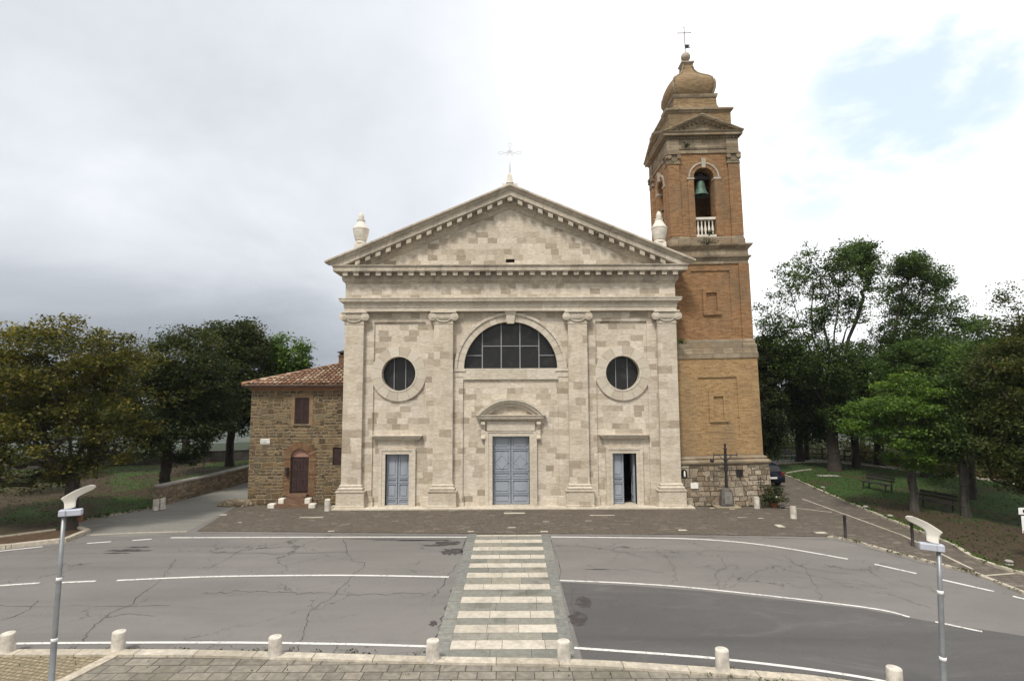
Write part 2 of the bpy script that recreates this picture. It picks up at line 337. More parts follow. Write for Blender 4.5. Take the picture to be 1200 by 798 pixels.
def brick_units():
    t = NT('arch_brick_units'); g = t.n('ShaderNodeNewGeometry'); v = t.obj(); c = t.ramp(g.outputs['Random Per Island'], [(0., (.15, .078, .042)), (.4, (.21, .12, .065)), (.7, (.25, .165, .092)), (1., (.17, .10, .056))]); n = t.noise(v, 9, 5, .7); t.col(t.mix(t.ss(n, .35, .7), t.mix(1., c, (.65, .62, .6), 'MULTIPLY'), c)); t.bump(n, .5, .02); return t.m
def tilemat(name, dull=1.):
    t = NT(name); g = t.n('ShaderNodeNewGeometry'); v = t.obj()
    c = t.ramp(g.outputs['Random Per Island'], [(0., (.20, .095, .05)), (.2, (.38, .24, .16)), (.4, (.25, .13, .075)), (.55, (.50, .38, .28)), (.7, (.15, .08, .05)), (.85, (.44, .33, .24)), (1., (.30, .19, .12))])
    n = t.noise(v, 5, 5, .65); c = t.mix(t.ss(n, .5, .75), c, (.17, .13, .09)); t.col(c); t.bump(n, .3, .02); t.b.inputs['Roughness'].default_value = .9; return t.m
M['tile'] = tilemat('terracotta_roof_tiles')
# ground materials
def asphalt(name, base, patch, crackw, big_amt=.35):
    t = NT(name); v = t.pos(); 
    big = t.noise(t.scale(v, (.35, 1., 1)), .35, 6, .6, .4); mid = t.noise(v, 2.1, 6, .65); g = t.noise(v, 70, 3, .7); g2 = t.noise(v, 26, 3, .7)
    c = t.mix(t.ss(big, .3, .7), tuple(q*.80 for q in base), tuple(q*1.14 for q in base))
    bl_ = t.noise(v, .8, 7, .7, 1.2); c = t.mix(t.math('MULTIPLY', t.ss(bl_, .56, .70), .30), c, tuple(q*.62 for q in base)); sp_ = t.noise(v, 7.5, 3, .6); c = t.mix(t.math('MULTIPLY', t.ss(sp_, .66, .74), .45), c, tuple(q*.5 for q in base))
    c = t.mix(t.math('MULTIPLY', t.ss(mid, .50, .72), big_amt), c, patch)
    c = t.mix(t.math('MULTIPLY', t.ss(g, .35, .72), .50), c, tuple(q*1.8 for q in base))
    c = t.mix(t.math('MULTIPLY', t.ss(g2, .52, .68), .30), c, tuple(q*.45 for q in base))
    # tyre-worn bands along the road
    x, y, z = t.sep(v); yb = t.math('ADD', y, t.math('MULTIPLY', t.noise(t.scale(v, (.12, .3, 1)), 1., 3), 1.2))
    tr = t.noise(t.vec(t.math('MULTIPLY', x, .03), t.math('MULTIPLY', yb, .9)), 1., 4, .6)
    c = t.mix(t.math('MULTIPLY', t.ss(tr, .5, .72), .28), c, tuple(q*.6 for q in base))
    if not crackw:
        sw = t.noise(t.scale(v, (.5, 1.1, 1)), .55, 7, .62, 2.2); c = t.mix(t.math('MULTIPLY', t.ss(sw, .52, .72), .42), c, tuple(q*1.9 for q in base))
    if crackw:
        w = t.noise(v, .9, 5, .65, 0., 'Color'); vv = t.n('ShaderNodeVectorMath', {0: v, 1: t.scale(w, (1.6, 1.6, 0))}, operation='ADD').outputs[0]
        e = t.n('ShaderNodeTexVoronoi', {'Vector': vv, 'Scale': .42}, feature='DISTANCE_TO_EDGE').outputs['Distance']
        e2 = t.n('ShaderNodeTexVoronoi', {'Vector': vv, 'Scale': 1.9}, feature='DISTANCE_TO_EDGE').outputs['Distance']
        mask = t.ss(t.noise(v, .33, 4, .6), .46, .60); mask2 = t.ss(t.noise(t.scale(v, (1, 1.3, 1)), .5, 4, .6), .56, .66)
        k = t.math('MAXIMUM', t.math('MULTIPLY', t.ss(e, crackw, crackw*.3), mask), t.math('MULTIPLY', t.ss(e2, crackw*1.6, crackw*.3), mask2))
        c = t.mix(t.math('MULTIPLY', k, .75), c, (.035, .032, .03))
    t.col(c); t.bump(t.math('ADD', g, mid), .35, .01); t.b.inputs['Roughness'].default_value = .9; return t.m
M['asphalt'] = asphalt('old_asphalt', (.148, .139, .130), (.112, .105, .098), .008)
M['asphalt_new'] = asphalt('new_asphalt', (.080, .077, .075), (.062, .060, .059), 0, .5)
M['asphalt_side'] = asphalt('side_road_asphalt', (.165, .160, .142), (.13, .125, .11), 0)
def paving(name, tones, joint, row, width, ang=0., moss=(.06, .06, .03), mossamt=.3, bs=.5, jm=.012, irregular=True):
    t = NT(name); v = t.pos()
    if ang: v = t.n('ShaderNodeVectorRotate', {'Vector': v, 'Angle': R(ang)}, rotation_type='Z_AXIS').outputs[0]
    x, y, z = t.sep(v); wob = t.noise(v, 2.2, 2)
    y = t.math('ADD', y, t.math('MULTIPLY', wob, .05)); k = t.math('FLOOR', t.math('DIVIDE', y, row))
    wn = t.n('ShaderNodeTexWhiteNoise', {'W': k}, noise_dimensions='1D').outputs['Value']
    u = t.math('ADD', t.math('MULTIPLY', x, t.math('ADD', t.math('MULTIPLY', wn, .5), .75)), t.math('MULTIPLY', wn, 9.1)) if irregular else x
    br = t.n('ShaderNodeTexBrick', {'Vector': t.vec(u, y), 'Color1': (0, 0, 0), 'Color2': (1, 1, 1), 'Mortar': (.5, .5, .5), 'Scale': 1., 'Mortar Size': jm, 'Mortar Smooth': .5, 'Bias': 0., 'Brick Width': width, 'Row Height': row}, offset=0. if irregular else .5)
    c = t.ramp(br.outputs['Color'], tones); n = t.noise(v, 6, 6, .68); b = t.noise(v, .45, 6, .6, .3)
    c = t.mix(t.ss(n, .3, .75), t.mix(1., c, (.72, .72, .72), 'MULTIPLY'), t.mix(1., c, (1.25, 1.22, 1.2), 'MULTIPLY'))
    c = t.mix(t.math('MULTIPLY', t.ss(b, .45, .7), mossamt), c, moss)
    jn = t.math('MULTIPLY', br.outputs['Fac'], t.ss(t.noise(v, 3, 3), .2, .5)); c = t.mix(jn, c, joint); t.col(c)
    t.bump(t.math('ADD', t.math('MULTIPLY', br.outputs['Fac'], -1.), n), bs, .03); t.b.inputs['Roughness'].default_value = .85; return t.m
M['plaza'] = paving('brown_stone_setts', [(0., (.108, .091, .073)), (.3, (.124, .105, .085)), (.6, (.096, .080, .064)), (.9, (.118, .101, .083)), (.97, (.175, .151, .124)), (1., (.111, .094, .076))], (.068, .056, .042), .22, .38, 0, (.095, .079, .058), .55, .5, .014)
M['slabs'] = paving('grey_paving_slabs', [(0., (.185, .170, .142)), (.35, (.235, .215, .178)), (.65, (.165, .152, .125)), (.85, (.265, .24, .20)), (1., (.20, .182, .15))], (.07, .062, .048), .33, .50, 0, (.135, .125, .092), .5, .6, .015)
M['cobbles'] = paving('tan_cobbles', [(0., (.24, .20, .13)), (.5, (.30, .25, .17)), (1., (.21, .175, .115))], (.13, .105, .065), .12, .15, 12, (.17, .15, .09), .4, .6, .02)
M['kerb'] = paving('pale_kerb_stone', [(0., (.46, .415, .34)), (.5, (.40, .36, .29)), (1., (.50, .455, .38))], (.16, .14, .10), 7.3, 1.1, 0, (.28, .25, .19), .45, .4, .012)
def slabmat(name, tones, dirt, amt):
    t = NT(name); g = t.n('ShaderNodeNewGeometry'); v = t.pos(); c = t.ramp(g.outputs['Random Per Island'], tones); n = t.noise(v, 7, 6, .7); b = t.noise(v, 1.1, 6, .65, .4)
    c = t.mix(t.ss(n, .3, .72), t.mix(1., c, (.80, .78, .75), 'MULTIPLY'), t.mix(1., c, (1.08, 1.08, 1.08), 'MULTIPLY')); c = t.mix(t.math('MULTIPLY', t.ss(b, .48, .68), amt), c, dirt); t.col(c); t.bump(n, .3, .01); return t.m
M['xw_light'] = slabmat('travertine_stripe', [(0., (.50, .46, .39)), (.4, (.44, .40, .335)), (.7, (.53, .49, .42)), (1., (.47, .425, .355))], (.26, .24, .20), .55)
M['xw_grey'] = slabmat('grey_green_stone', [(0., (.20, .20, .175)), (.4, (.26, .25, .215)), (.7, (.17, .175, .155)), (1., (.275, .255, .205))], (.10, .095, .08), .7)
M['xw_joint'] = plain('dark_joint', (.06, .055, .045), .9, 0, .1, 3)
M['xw_side'] = paving('blue_grey_band', [(0., (.19, .195, .18)), (.5, (.225, .225, .20)), (1., (.165, .17, .16))], (.06, .055, .045), 1.3, 7., 0, (.14, .135, .11), .4, .3, .01)
def paintmat():
    t = NT('worn_road_paint'); v = t.pos(); n = t.noise(v, 9, 6, .7); b = t.noise(v, 1.3, 4)
    f = t.math('MULTIPLY', t.ss(t.math('ADD', t.math('MULTIPLY', n, .7), t.math('MULTIPLY', b, .3)), .50, .62), .75)
    t.col(t.mix(f, (.62, .61, .575), (.22, .205, .19))); t.b.inputs['Roughness'].default_value = .7; return t.m
M['paint'] = paintmat()
def wear_shade_mat():
    t = NT('dark_road_wear_and_shade'); v = t.pos(); n = t.noise(v, 4, 5, .7); t.col(t.mix(t.ss(n, .4, .7), (.045, .040, .040), (.085, .077, .072))); return t.m
M['wear_and_shade'] = wear_shade_mat()
def soilmat(name, green, brown, f0, f1, sc=.35, worn=False):
    t = NT(name); v = t.pos(); b = t.noise(v, sc, 6, .65, .5); n = t.noise(v, 5, 6, .75); g = t.noise(v, 40, 4, .7)
    fs = t.math('ADD', t.math('MULTIPLY', b, .75), t.math('MULTIPLY', n, .25))
    if worn: x_, y_, z_ = t.sep(v); fs = t.math('ADD', fs, t.math('MULTIPLY', t.math('MULTIPLY', t.ss(x_, 25., 20.), t.ss(y_, 4., -3.)), .22))
    f = t.ss(fs, f0, f1)
    c1 = t.mix(t.ss(n, .3, .7), tuple(q*.7 for q in green), tuple(q*1.3 for q in green)); c2 = t.mix(t.ss(n, .3, .7), tuple(q*.65 for q in brown), tuple(q*1.3 for q in brown))
    c = t.mix(f, c1, c2); c = t.mix(t.math('MULTIPLY', t.ss(g, .4, .7), .35), c, (.02, .02, .01)); t.col(c); t.bump(t.math('ADD', n, g), .7, .04); t.b.inputs['Roughness'].default_value = .95; return t.m
M['lawn_r'] = soilmat('park_grass', (.030, .066, .009), (.058, .038, .021), .50, .64, .35, True)
M['lawn_l'] = soilmat('leaf_littered_soil', (.045, .082, .014), (.066, .042, .026), .44, .53, .16)
M['soil'] = soilmat('bare_soil', (.06, .06, .03), (.10, .062, .034), .2, .4)
M['ground'] = soilmat('valley_ground', (.030, .042, .022), (.060, .062, .034), .45, .6, .004)
def barkmat(name, c):
    t = NT(name); v = t.obj(); n = t.noise(t.scale(v, (4, 4, .8)), 3, 6, .7, .5); t.col(t.mix(t.ss(n, .3, .7), tuple(q*.5 for q in c), tuple(q*1.4 for q in c))); t.bump(n, .8, .05); t.b.inputs['Roughness'].default_value = .95; return t.m
M['bark'] = barkmat('bark', (.042, .034, .028)); M['bark_grey'] = barkmat('grey_bark', (.062, .056, .048))
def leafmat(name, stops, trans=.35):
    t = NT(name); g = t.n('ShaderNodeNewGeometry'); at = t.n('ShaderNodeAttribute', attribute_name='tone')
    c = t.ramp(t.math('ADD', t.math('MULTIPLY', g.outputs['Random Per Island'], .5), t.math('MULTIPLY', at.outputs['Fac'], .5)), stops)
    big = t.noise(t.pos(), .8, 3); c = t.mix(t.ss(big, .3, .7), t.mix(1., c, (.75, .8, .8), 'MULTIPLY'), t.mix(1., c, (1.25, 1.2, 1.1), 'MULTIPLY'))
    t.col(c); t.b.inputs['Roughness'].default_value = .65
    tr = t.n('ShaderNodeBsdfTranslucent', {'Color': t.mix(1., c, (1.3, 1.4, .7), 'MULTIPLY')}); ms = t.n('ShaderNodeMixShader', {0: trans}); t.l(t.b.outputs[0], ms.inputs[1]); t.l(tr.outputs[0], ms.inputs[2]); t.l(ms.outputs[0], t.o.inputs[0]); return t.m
M['leaf_olive'] = leafmat('olive_leaves', [(0., (.020, .028, .007)), (.35, (.042, .050, .010)), (.6, (.090, .082, .014)), (.8, (.17, .14, .022)), (1., (.27, .21, .04))])
M['leaf_dark'] = leafmat('dark_leaves', [(0., (.012, .020, .006)), (.4, (.026, .040, .010)), (.7, (.048, .058, .014)), (1., (.10, .085, .020))])
M['leaf_mid'] = leafmat('mid_green_leaves', [(0., (.018, .034, .008)), (.4, (.036, .066, .013)), (.7, (.066, .112, .020)), (1., (.13, .17, .035))])
M['leaf_lime'] = leafmat('bright_green_leaves', [(0., (.024, .050, .007)), (.4, (.050, .098, .012)), (.7, (.090, .155, .018)), (1., (.15, .20, .03))])
M['leaf_rust'] = leafmat('rust_tinged_leaves', [(0., (.018, .028, .007)), (.4, (.042, .060, .013)), (.65, (.072, .088, .018)), (.85, (.105, .072, .026)), (1., (.13, .17, .035))])
M['leaf_pale'] = leafmat('pale_scrub_leaves', [(0., (.10, .12, .05)), (.5, (.16, .17, .07)), (1., (.25, .23, .12))])
M['carpaint'] = plain('dark_blue_car_paint', (.014, .017, .028), .25, .3, .05, 3)
M['tyre'] = plain('black_rubber', (.015, .015, .015), .8, 0, .1, 5)
M['taillight'] = plain('red_tail_light', (.12, .02, .02), .3, 0, .05, 5)
M['plate'] = plain('white_plate', (.7, .7, .7), .5, 0, .03, 5)
M['bench'] = plain('dark_bench_wood', (.028, .025, .023), .7, 0, .2, 6)
M['concrete'] = plain('grey_concrete', (.30, .28, .25), .85, 0, .15, 4)

# ------------------------------------------------------------------ the ground and its surfaces
def slab(name, poly, mat, top, bottom=-.02, **k):
    o = MB().prism(poly, lambda a, b, c: (a, b, c), top, bottom).build(name, mat); tag(o, kind='structure', **k); return o
def sheet(mb, poly, z):
    tri = tessellate_polygon([[Vector((a, b, 0)) for a, b in poly]]); mb.add([(a, b, z) for a, b in poly], [tuple(t) for t in tri]); return mb
def offset_line(pts, w):
    out = []
    for i, p in enumerate(pts):
        a = Vector(pts[max(i-1, 0)]); b = Vector(pts[min(i+1, len(pts)-1)]); d = (b - a).normalized(); n = Vector((-d.y, d.x)); out.append((p[0] + n.x*w, p[1] + n.y*w))
    return out
def smooth_line(pts, n=6):
    P_ = [Vector(p) for p in pts]; out = []
    for i in range(len(P_) - 1):
        a, b, c, d = P_[max(i-1, 0)], P_[i], P_[i+1], P_[min(i+2, len(P_)-1)]
        for k in range(n):
            t = k / n; q = .5*((2*b) + (-a + c)*t + (2*a - 5*b + 4*c - d)*t*t + (-a + 3*b - 3*c + d)*t**3); out.append((q.x, q.y))
    out.append(tuple(P_[-1])); return out
def band(mb, pts, w0, w1, z0, z1):
    """raised strip along a line between offsets w0 and w1"""
    A, B = offset_line(pts, w0), offset_line(pts, w1)
    rings = [[(a[0], a[1], z0), (a[0], a[1], z1), (b[0], b[1], z1), (b[0], b[1], z0)] for a, b in zip(A, B)]
    return mb.loft(rings, True, True, True)
def strip(mb, pts, w, z):
    A, B = offset_line(pts, -w/2), offset_line(pts, w/2); n = len(pts)
    return mb.add([(a[0], a[1], z) for a in A] + [(b[0], b[1], z) for b in B], [(i, i+1, n+i+1, n+i) for i in range(n-1)])

def terrain():
    rs = [0, 8, 16, 24, 32, 40, 48, 56, 64, 75, 90, 110, 140, 180, 240, 330, 450, 600, 800, 1050, 1350, 1700, 2100, 2600, 3200, 4000]
    ns = 144; rnd = random.Random(5); ph = [rnd.uniform(0, 6.28) for _ in range(12)]
    vs = []; fs = []
    for i, r in enumerate(rs):
        for k in range(ns):
            a = 2*math.pi*k/ns; x, y = r*math.sin(a), -6 + r*math.cos(a)
            z = -.03
            if r > 56: z -= 95 * (1 - math.exp(-(r-56)/210.))
            if r > 800:
                q = (r - 800)/3200; hill = .5 + .25*math.sin(3*a + ph[0]) + .15*math.sin(7*a + ph[1] + q*3) + .1*math.sin(17*a + ph[2] + q*5)
                z += q**.8 * 135 * hill + 9*math.sin(r/130. + 5*math.sin(3*a+ph[3]))*min(1, q*4)
            vs.append((x, y, z))
    for i in range(len(rs)-1):
        for k in range(ns):
            k2 = (k+1) % ns; fs.append((i*ns+k, i*ns+k2, (i+1)*ns+k2, (i+1)*ns+k))
    o = MB().add(vs, fs, True).build('ground', M['ground']); tag(o, kind='structure')
terrain()
# the road: one sheet; everything else lies on it
tag(sheet(MB(), [(-48, -17.6), (48, -19.5), (48, -2), (22, -2), (12, 12), (-21, 12), (-21, 0), (-48, -3)], 0.0).build('road', M['asphalt']), kind='structure')
side = GL((100, 628), (87, 612), (174, 597), (189, 593)) + [(-18.33, 8.6), (-18.3, 30), (-14.9, 30), (-14.9, 1.2)] + GL((281.6, 591), (219.5, 622.5), (150, 629))
tag(sheet(MB(), side, .004).build('side_road', M['asphalt_side']), kind='structure')
# plaza in front of the church and the walk climbing beside the park
park_kerb = smooth_line([(19.0, 30), (19.6, 18), (19.72, 10.63)] + GL((960, 576), (1001.6, 594), (1049, 613.7), (1109, 638), (1198, 674.8)) + [(22, -18), (27, -27)])
road_kerb = GL((970, 629), (999, 634.5), (1049, 649), (1103, 663), (1139, 672), (1198.5, 695.7)) + [(19.5, -17.5), (23.5, -24)]
plaza = GL((231, 622.5), (400, 624), (545, 625.5), (645, 625.5), (770, 626)) + road_kerb + list(reversed([p for p in park_kerb if p[1] > -27])) + [(-14.85, 30), (-14.85, 1.2)] + GL((281.6, 591))
slab('plaza_paving', plaza, M['plaza'], .035)
mb = MB(); band(mb, road_kerb, -.02, .16, -.01, .06); tag(mb.build('kerb', M['kerb']), kind='structure')
mb = MB(); band(mb, park_kerb, -.02, .15, -.01, .13); tag(mb.build('kerb', M['kerb']), kind='structure')
# pale stone strips let into the walk
mb = MB()
for a, b in (((940, 585), (1058, 628)), ((1058, 628), (1140, 668)), ((905, 593), (975, 601)), ((1150, 676), (1198, 672))):
    strip(mb, [G(*a), G(*b)], .10, .0395)
tag(mb.build('paving_strip', M['kerb']), kind='structure')
mb = MB(); rnd = random.Random(11)
for px, py, wx, wy in [(365, 607, 1.2, .22), (603, 602, 1.1, .3), (706, 604.5, 1.3, .16), (800, 622, .4, .25), (914, 617, .35, .5), (962, 625, .5, .3), (858, 597, .3, .2), (835, 596, .3, .2), (892, 608, .3, .15), (262, 604, .35, .25), (281, 613, .2, .12), (388, 623.3, .3, .15), (552, 623.5, .3, .15), (638, 623.5, .35, .18), (640, 612, .3, .12), (600, 619, .4, .15), (690, 611, .35, .1), (870, 607, .5, .1)]:
    x, y = G(px, py); sheet(mb, [(x-wx/2, y-wy/2), (x+wx/2, y-wy/2+.03), (x+wx/2-.04, y+wy/2), (x-wx/2+.02, y+wy/2)], .0395)
tag(mb.build('pale_paving_stone', M['xw_light']), kind='structure')
# parks
wallA, wallB = (-19.51, 1.02), (-18.33, 8.61)
lawnL = [(-50, -2)] + GL((0, 631.5), (65, 623), (87, 612), (174, 597)) + [(-19.7, 1.0), (-18.6, 8.6), (-18.5, 22), (-50, 24)]
slab('park_soil', lawnL, M['lawn_l'], .06)
tip = [(-50, -9.3)] + GL((0, 643), (76, 634.6), (102.6, 624), (93, 621), (65, 623), (0, 631.5)) + [(-50, -2.2)]
slab('planting_bed', tip, M['soil'], .07)
mb = MB(); band(mb, [(-50, -9.3)] + GL((0, 643), (76, 634.6), (102.6, 624)), -.14, .14, -.01, .15); band(mb, GL((102.6, 623.6), (93, 621), (84, 621.5)), -.08, .08, -.01, .15)
band(mb, [(-50, -2.1)] + GL((0, 631.5), (65, 623)), -.07, .07, -.01, .13); band(mb, GL((87, 612), (174, 597)), -.07, .07, -.01, .12); tag(mb.build('kerb', M['kerb']), kind='structure')
mb = MB(); strip(mb, GL((106, 627), (150, 624.5), (219, 622.8)), .14, .008); tag(mb.build('paving_strip', M['kerb']), kind='structure')
lawnR = [p for p in park_kerb if p[1] > -20] + [(50, -20), (50, 22)]
lawnR = [(p[0] + .12, p[1]) for p in lawnR[:-2]] + lawnR[-2:] + [(19.2, 21)] if False else [(19.2, 22)] + [(p[0] + .13, p[1] + .05) for p in park_kerb if -20 < p[1] < 20] + [(50, -20), (50, 22)]
slab('park_lawn', lawnR, M['lawn_r'], .08)
# gravel walk along the far side of the right park
farwalk = [G(905, 546), G(960, 543), G(1040, 549), G(1100, 557), G(1180, 566), G(1260, 580)]
mb = MB(); strip(mb, smooth_line([(q[0], q[1] + 1.2) for q in farwalk]), 2.0, .086); tag(mb.build('park_path', M['concrete']), kind='structure')
mb = MB(); band(mb, smooth_line(farwalk), -.08, .08, 0, .16); tag(mb.build('kerb', M['kerb']), kind='structure')
mb = MB(); band(mb, smooth_line(GL((921, 556), (935, 553.5), (951, 551.5))), -.06, .06, 0, .14); tag(mb.build('kerb', M['kerb']), kind='structure')
# near pavement
nk = [(-40, -16.30), (-16, -16.30)] + smooth_line(GL((-40, 768), (15, 768), (138, 768), (249, 769), (500, 776.5), (660, 779.5), (780, 786), (900, 795), (1010, 808)) + [(12, -20), (18, -23), (24, -27)])
near = list(nk) + [(24, -45), (-40, -45)]
slab('near_pavement', near, M['slabs'], .04)
mb = MB(); band(mb, nk, -.14, .14, -.01, .09); tag(mb.build('kerb', M['kerb']), kind='structure')
dg = [G(138, 768), G(80, 798), G(-60, 868)]
tag(sheet(MB(), [(-40, -16.3), (dg[0][0]-.1, dg[0][1]-.1), dg[1], dg[2], (-40, dg[2][1])], .044).build('cobble_pavement', M['cobbles']), kind='structure')
mb = MB(); band(mb, dg, -.13, .13, .0, .075); tag(mb.build('kerb', M['kerb']), kind='structure')
# dark asphalt patch, worn asphalt
patch = [G(657, 682), G(740, 686), G(826, 692.5), G(1010, 713), G(1096, 729), G(1200, 745)] + [(32, -22.5), (24, -26.8)]
patch += [(p[0] + .14*0, p[1] + .15) for p in reversed(nk) if p[0] > 1.6] + [(1.62, -16.6)]
tag(sheet(MB(), patch, .004).build('asphalt_patch', M['asphalt_new']), kind='structure')
# crosswalk of light and grey stone slabs
xl0, xr0, y0_, y1_ = -1.94, 1.56, -5.30, -16.62
def xwx(y, s):   # inner edges
    k = (y - y0_) / (y1_ - y0_); return (-1.60 + .05*k) if s < 0 else (1.24 - .10*k)
mb = MB(); sheet(mb, [(xwx(y0_, -1), y0_), (xwx(y1_, -1), y1_), (xwx(y1_, 1), y1_), (xwx(y0_, 1), y0_)], .010); tag(mb.build('crosswalk_base', M['xw_joint']), kind='structure')
ys_ = [(G(600, [627.5, 634.3, 642.9, 652.5, 662.5, 673.9, 687.7, 702.8, 720.0, 736.7, 755.5][k])[1], .25 if k else .12) for k in range(11)]
def slab_row(mb, yt, yb, z, lens):
    x = xwx(yt, -1); xe_ = xwx(yt, 1)
    while x < xe_ - .02:
        l = rnd.uniform(*lens); x2 = x + l
        if xe_ - x2 < .35: x2 = xe_
        g_ = .006; sheet(mb, [(x+g_, yb+g_), (x2-g_, yb+g_), (x2-g_, yt-g_), (x+g_, yt-g_)], z); x = x2
rnd = random.Random(21); mb = MB(); mg = MB()
for k, (yc, h) in enumerate(ys_):
    slab_row(mb, yc+h, yc-h, .014, (.6, 1.25)); nxt = ys_[k+1][0] + ys_[k+1][1] if k < 10 else y1_
    slab_row(mg, yc-h, nxt, .013, (.6, 1.4))
tag(mb.build('crosswalk_stripes', M['xw_light']), kind='structure'); tag(mg.build('crosswalk_grey_slabs', M['xw_grey']), kind='structure')
mb = MB(); sheet(mb, [(-1.94, y0_+.1), (-1.94, y1_), (xwx(y1_, -1), y1_), (xwx(y0_, -1), y0_+.1)], .012); sheet(mb, [(1.60, y0_+.1), (1.46, y1_), (xwx(y1_, 1), y1_), (xwx(y0_, 1), y0_+.1)], .012)
tag(mb.build('crosswalk_border', M['xw_side']), kind='structure')
# painted lines
mb = MB()
def line(pts, w=.13, z=.008): strip(mb, smooth_line([G(*p) for p in pts], 5), w, z)
line([(200, 630), (400, 629.3), (547, 629.3)]); line([(646, 629), (740, 630), (800, 631), (859, 634.5), (919, 642), (993.5, 655)])
for a, b in (((-60, 652), (50, 640.5)), ((102, 636.6), (130, 634.6)), ((155, 633.2), (178, 631.6)), ((1025, 661), (1074, 672)), ((1103, 679), (1165, 693)), ((1187, 698.5), (1260, 716))): line([a, b])
line([(137, 680), (250, 675.5), (400, 674), (526, 676)]); line([(72, 682.5), (112, 680.8)]); line([(-60, 690), (46, 683)])
line([(-60, 758), (16, 754), (249, 752.7), (400, 754.5), (500, 757.3)], .11)
line([(656, 680), (740, 683.5), (826, 690), (1010, 711), (1066, 723)], .10); line([(1096, 728.5), (1151, 740)], .10)
line([(673, 759), (780, 766.5), (840, 771.5), (940, 783), (1030, 797), (1120, 818)], .11)
tag(mb.build('road_marking', M['paint']), kind='structure')
# cracks and dark wear in the asphalt, and shade painted along the plaza edge
rnd = random.Random(3); mb = MB()
def crack(pts, w=.022, jit=.035, n=9, br=2):
    base = smooth_line([G(*p) for p in pts], n); q = []; jx = jy = 0
    for i, p in enumerate(base): jx = jx*.6 + rnd.uniform(-jit, jit)*1.6; jy = jy*.6 + rnd.uniform(-jit, jit)*1.6; q.append((p[0] + jx, p[1] + jy))
    A, B = [], []
    for i, p in enumerate(q):
        a = Vector(q[max(i-1, 0)]); b = Vector(q[min(i+1, len(q)-1)]); d = (b-a).normalized() if (b-a).length > 1e-4 else Vector((1, 0)); nrm = Vector((-d.y, d.x)); ww = w*rnd.uniform(.15, 1.)*.5
        A.append((p[0]+nrm.x*ww, p[1]+nrm.y*ww, .0045)); B.append((p[0]-nrm.x*ww, p[1]-nrm.y*ww, .0045))
    m_ = len(q); mb.add(A + B, [(i, i+1, m_+i+1, m_+i) for i in range(m_-1)])
crack([(404, 629), (405, 643), (411, 656), (425, 661), (412, 675), (398, 690), (388, 700), (365, 715), (360, 730), (352, 750), (345, 768)], .032)
crack([(206, 655), (193, 670), (165, 700), (120, 725), (98, 750), (80, 764)], .035, .05); crack([(240, 694), (300, 693.5), (400, 695.5), (500, 697)], .035, .08, 20)
crack([(0, 708), (80, 709), (200, 708)], .03, .05); crack([(120, 724), (150, 720), (180, 722)], .03)
crack([(245, 666), (270, 653), (295, 638)], .03); crack([(0, 728), (30, 715), (46, 703)], .03); crack([(250, 646), (330, 648), (405, 647)], .035, .07)
crack([(545, 630), (538, 668), (527, 700), (516, 735), (510, 760)], .05, .05); crack([(505, 700), (515, 690), (530, 668), (538, 660)], .035)
crack([(648, 632), (655, 678)], .035, .05); crack([(668, 682), (672, 720), (664, 745)], .03, .05)
for pts in ([(770, 645), (785, 655), (790, 668), (788, 684)], [(840, 650), (850, 662), (842, 676), (838, 690)], [(770, 648), (840, 645), (900, 652), (960, 668), (1000, 672)], [(915, 650), (945, 668), (960, 695), (966, 705)], [(690, 662), (705, 668), (740, 667), (780, 670)], [(860, 690), (880, 672), (905, 664)], [(925, 668), (975, 680), (1030, 690), (1090, 712)], [(1060, 680), (1090, 690), (1110, 700)], [(640, 640), (700, 642), (760, 655)], [(826, 664), (842, 668), (858, 662), (866, 668)]): crack(pts, .02, .06)
crack([(236, 624.6), (320, 625.8), (400, 626.3), (546, 627.6)], .05, .02); crack([(645, 627.8), (720, 628.2), (800, 629), (880, 629.8), (970, 631.8)], .07, .02); crack([(0, 647), (80, 638), (150, 631.5), (225, 626)], .04, .03); crack([(975, 632), (1000, 637), (1050, 651.5), (1100, 665)], .05, .03)  # dark contact shade painted along the plaza's front edge, together with cracks
def blot(px, py, rx, ry, n=26):
    x, y = G(px, py); sheet(mb, [(x + rx*math.cos(2*math.pi*i/n)*(r_ := rnd.uniform(.5, 1.1)), y + ry*math.sin(2*math.pi*i/n)*r_) for i in range(n)], .0045)
for a in [(500, 633, 1.6, .13), (470, 632.5, 1.4, .09), (525, 636.5, .6, .4), (530, 646, .55, .55), (508, 639, .5, .15), (440, 631.5, 1.2, .05), (150, 645, 1.0, .22), (162, 641, .5, .13), (135, 648, .6, .1), (508, 730, .12, .2), (700, 667, .5, .05)]: blot(*a)
tag(mb.build('asphalt_wear_and_shade', M['wear_and_shade']), kind='structure')
mb = MB(); 
for px, py in ((665, 720), (672, 700)):
    x, y = G(px, py+5)
    sheet(mb, [(x + .3 + .28*math.cos(i/18*6.283)*(r_ := rnd.uniform(.7, 1.1)), y + .5*math.sin(i/18*6.283)*r_) for i in range(18)], .0085)
tag(mb.build('asphalt_stain', M['wear_and_shade']), kind='structure')

# ------------------------------------------------------------------ the church
X0 = -.08
church = thing('church', 'cream travertine church with a temple front pediment, four pilasters and blue grey doors', 'church', (X0, 0, 0))
holesF = [rect(-1.0, 1.0, .10, 3.8), rect(-6.14-.64, -6.14+.64, .10, 2.87), rect(6.12-.64, 6.12+.64, .10, 2.87),
          arc(-6.13, 7.2, .93, 0, 360, 40)[:-1], arc(6.13, 7.2, .93, 0, 360, 40)[:-1], arc(0, 7.47, 2.58, 0, 180, 40)]
mb = MB(); mb.prism(rect(-9.0, 9.0, 0, 12.6), XZ, 0, .9, holesF); facade = mb.build('facade_wall', M['ashlar'], church)
mb = MB(); run3(mb, [(.62, 0), (.62, .10), (.58, .12), (.3, .125)], -9.06, 9.06, .3); mb.build('base_step', M['trim'], church)
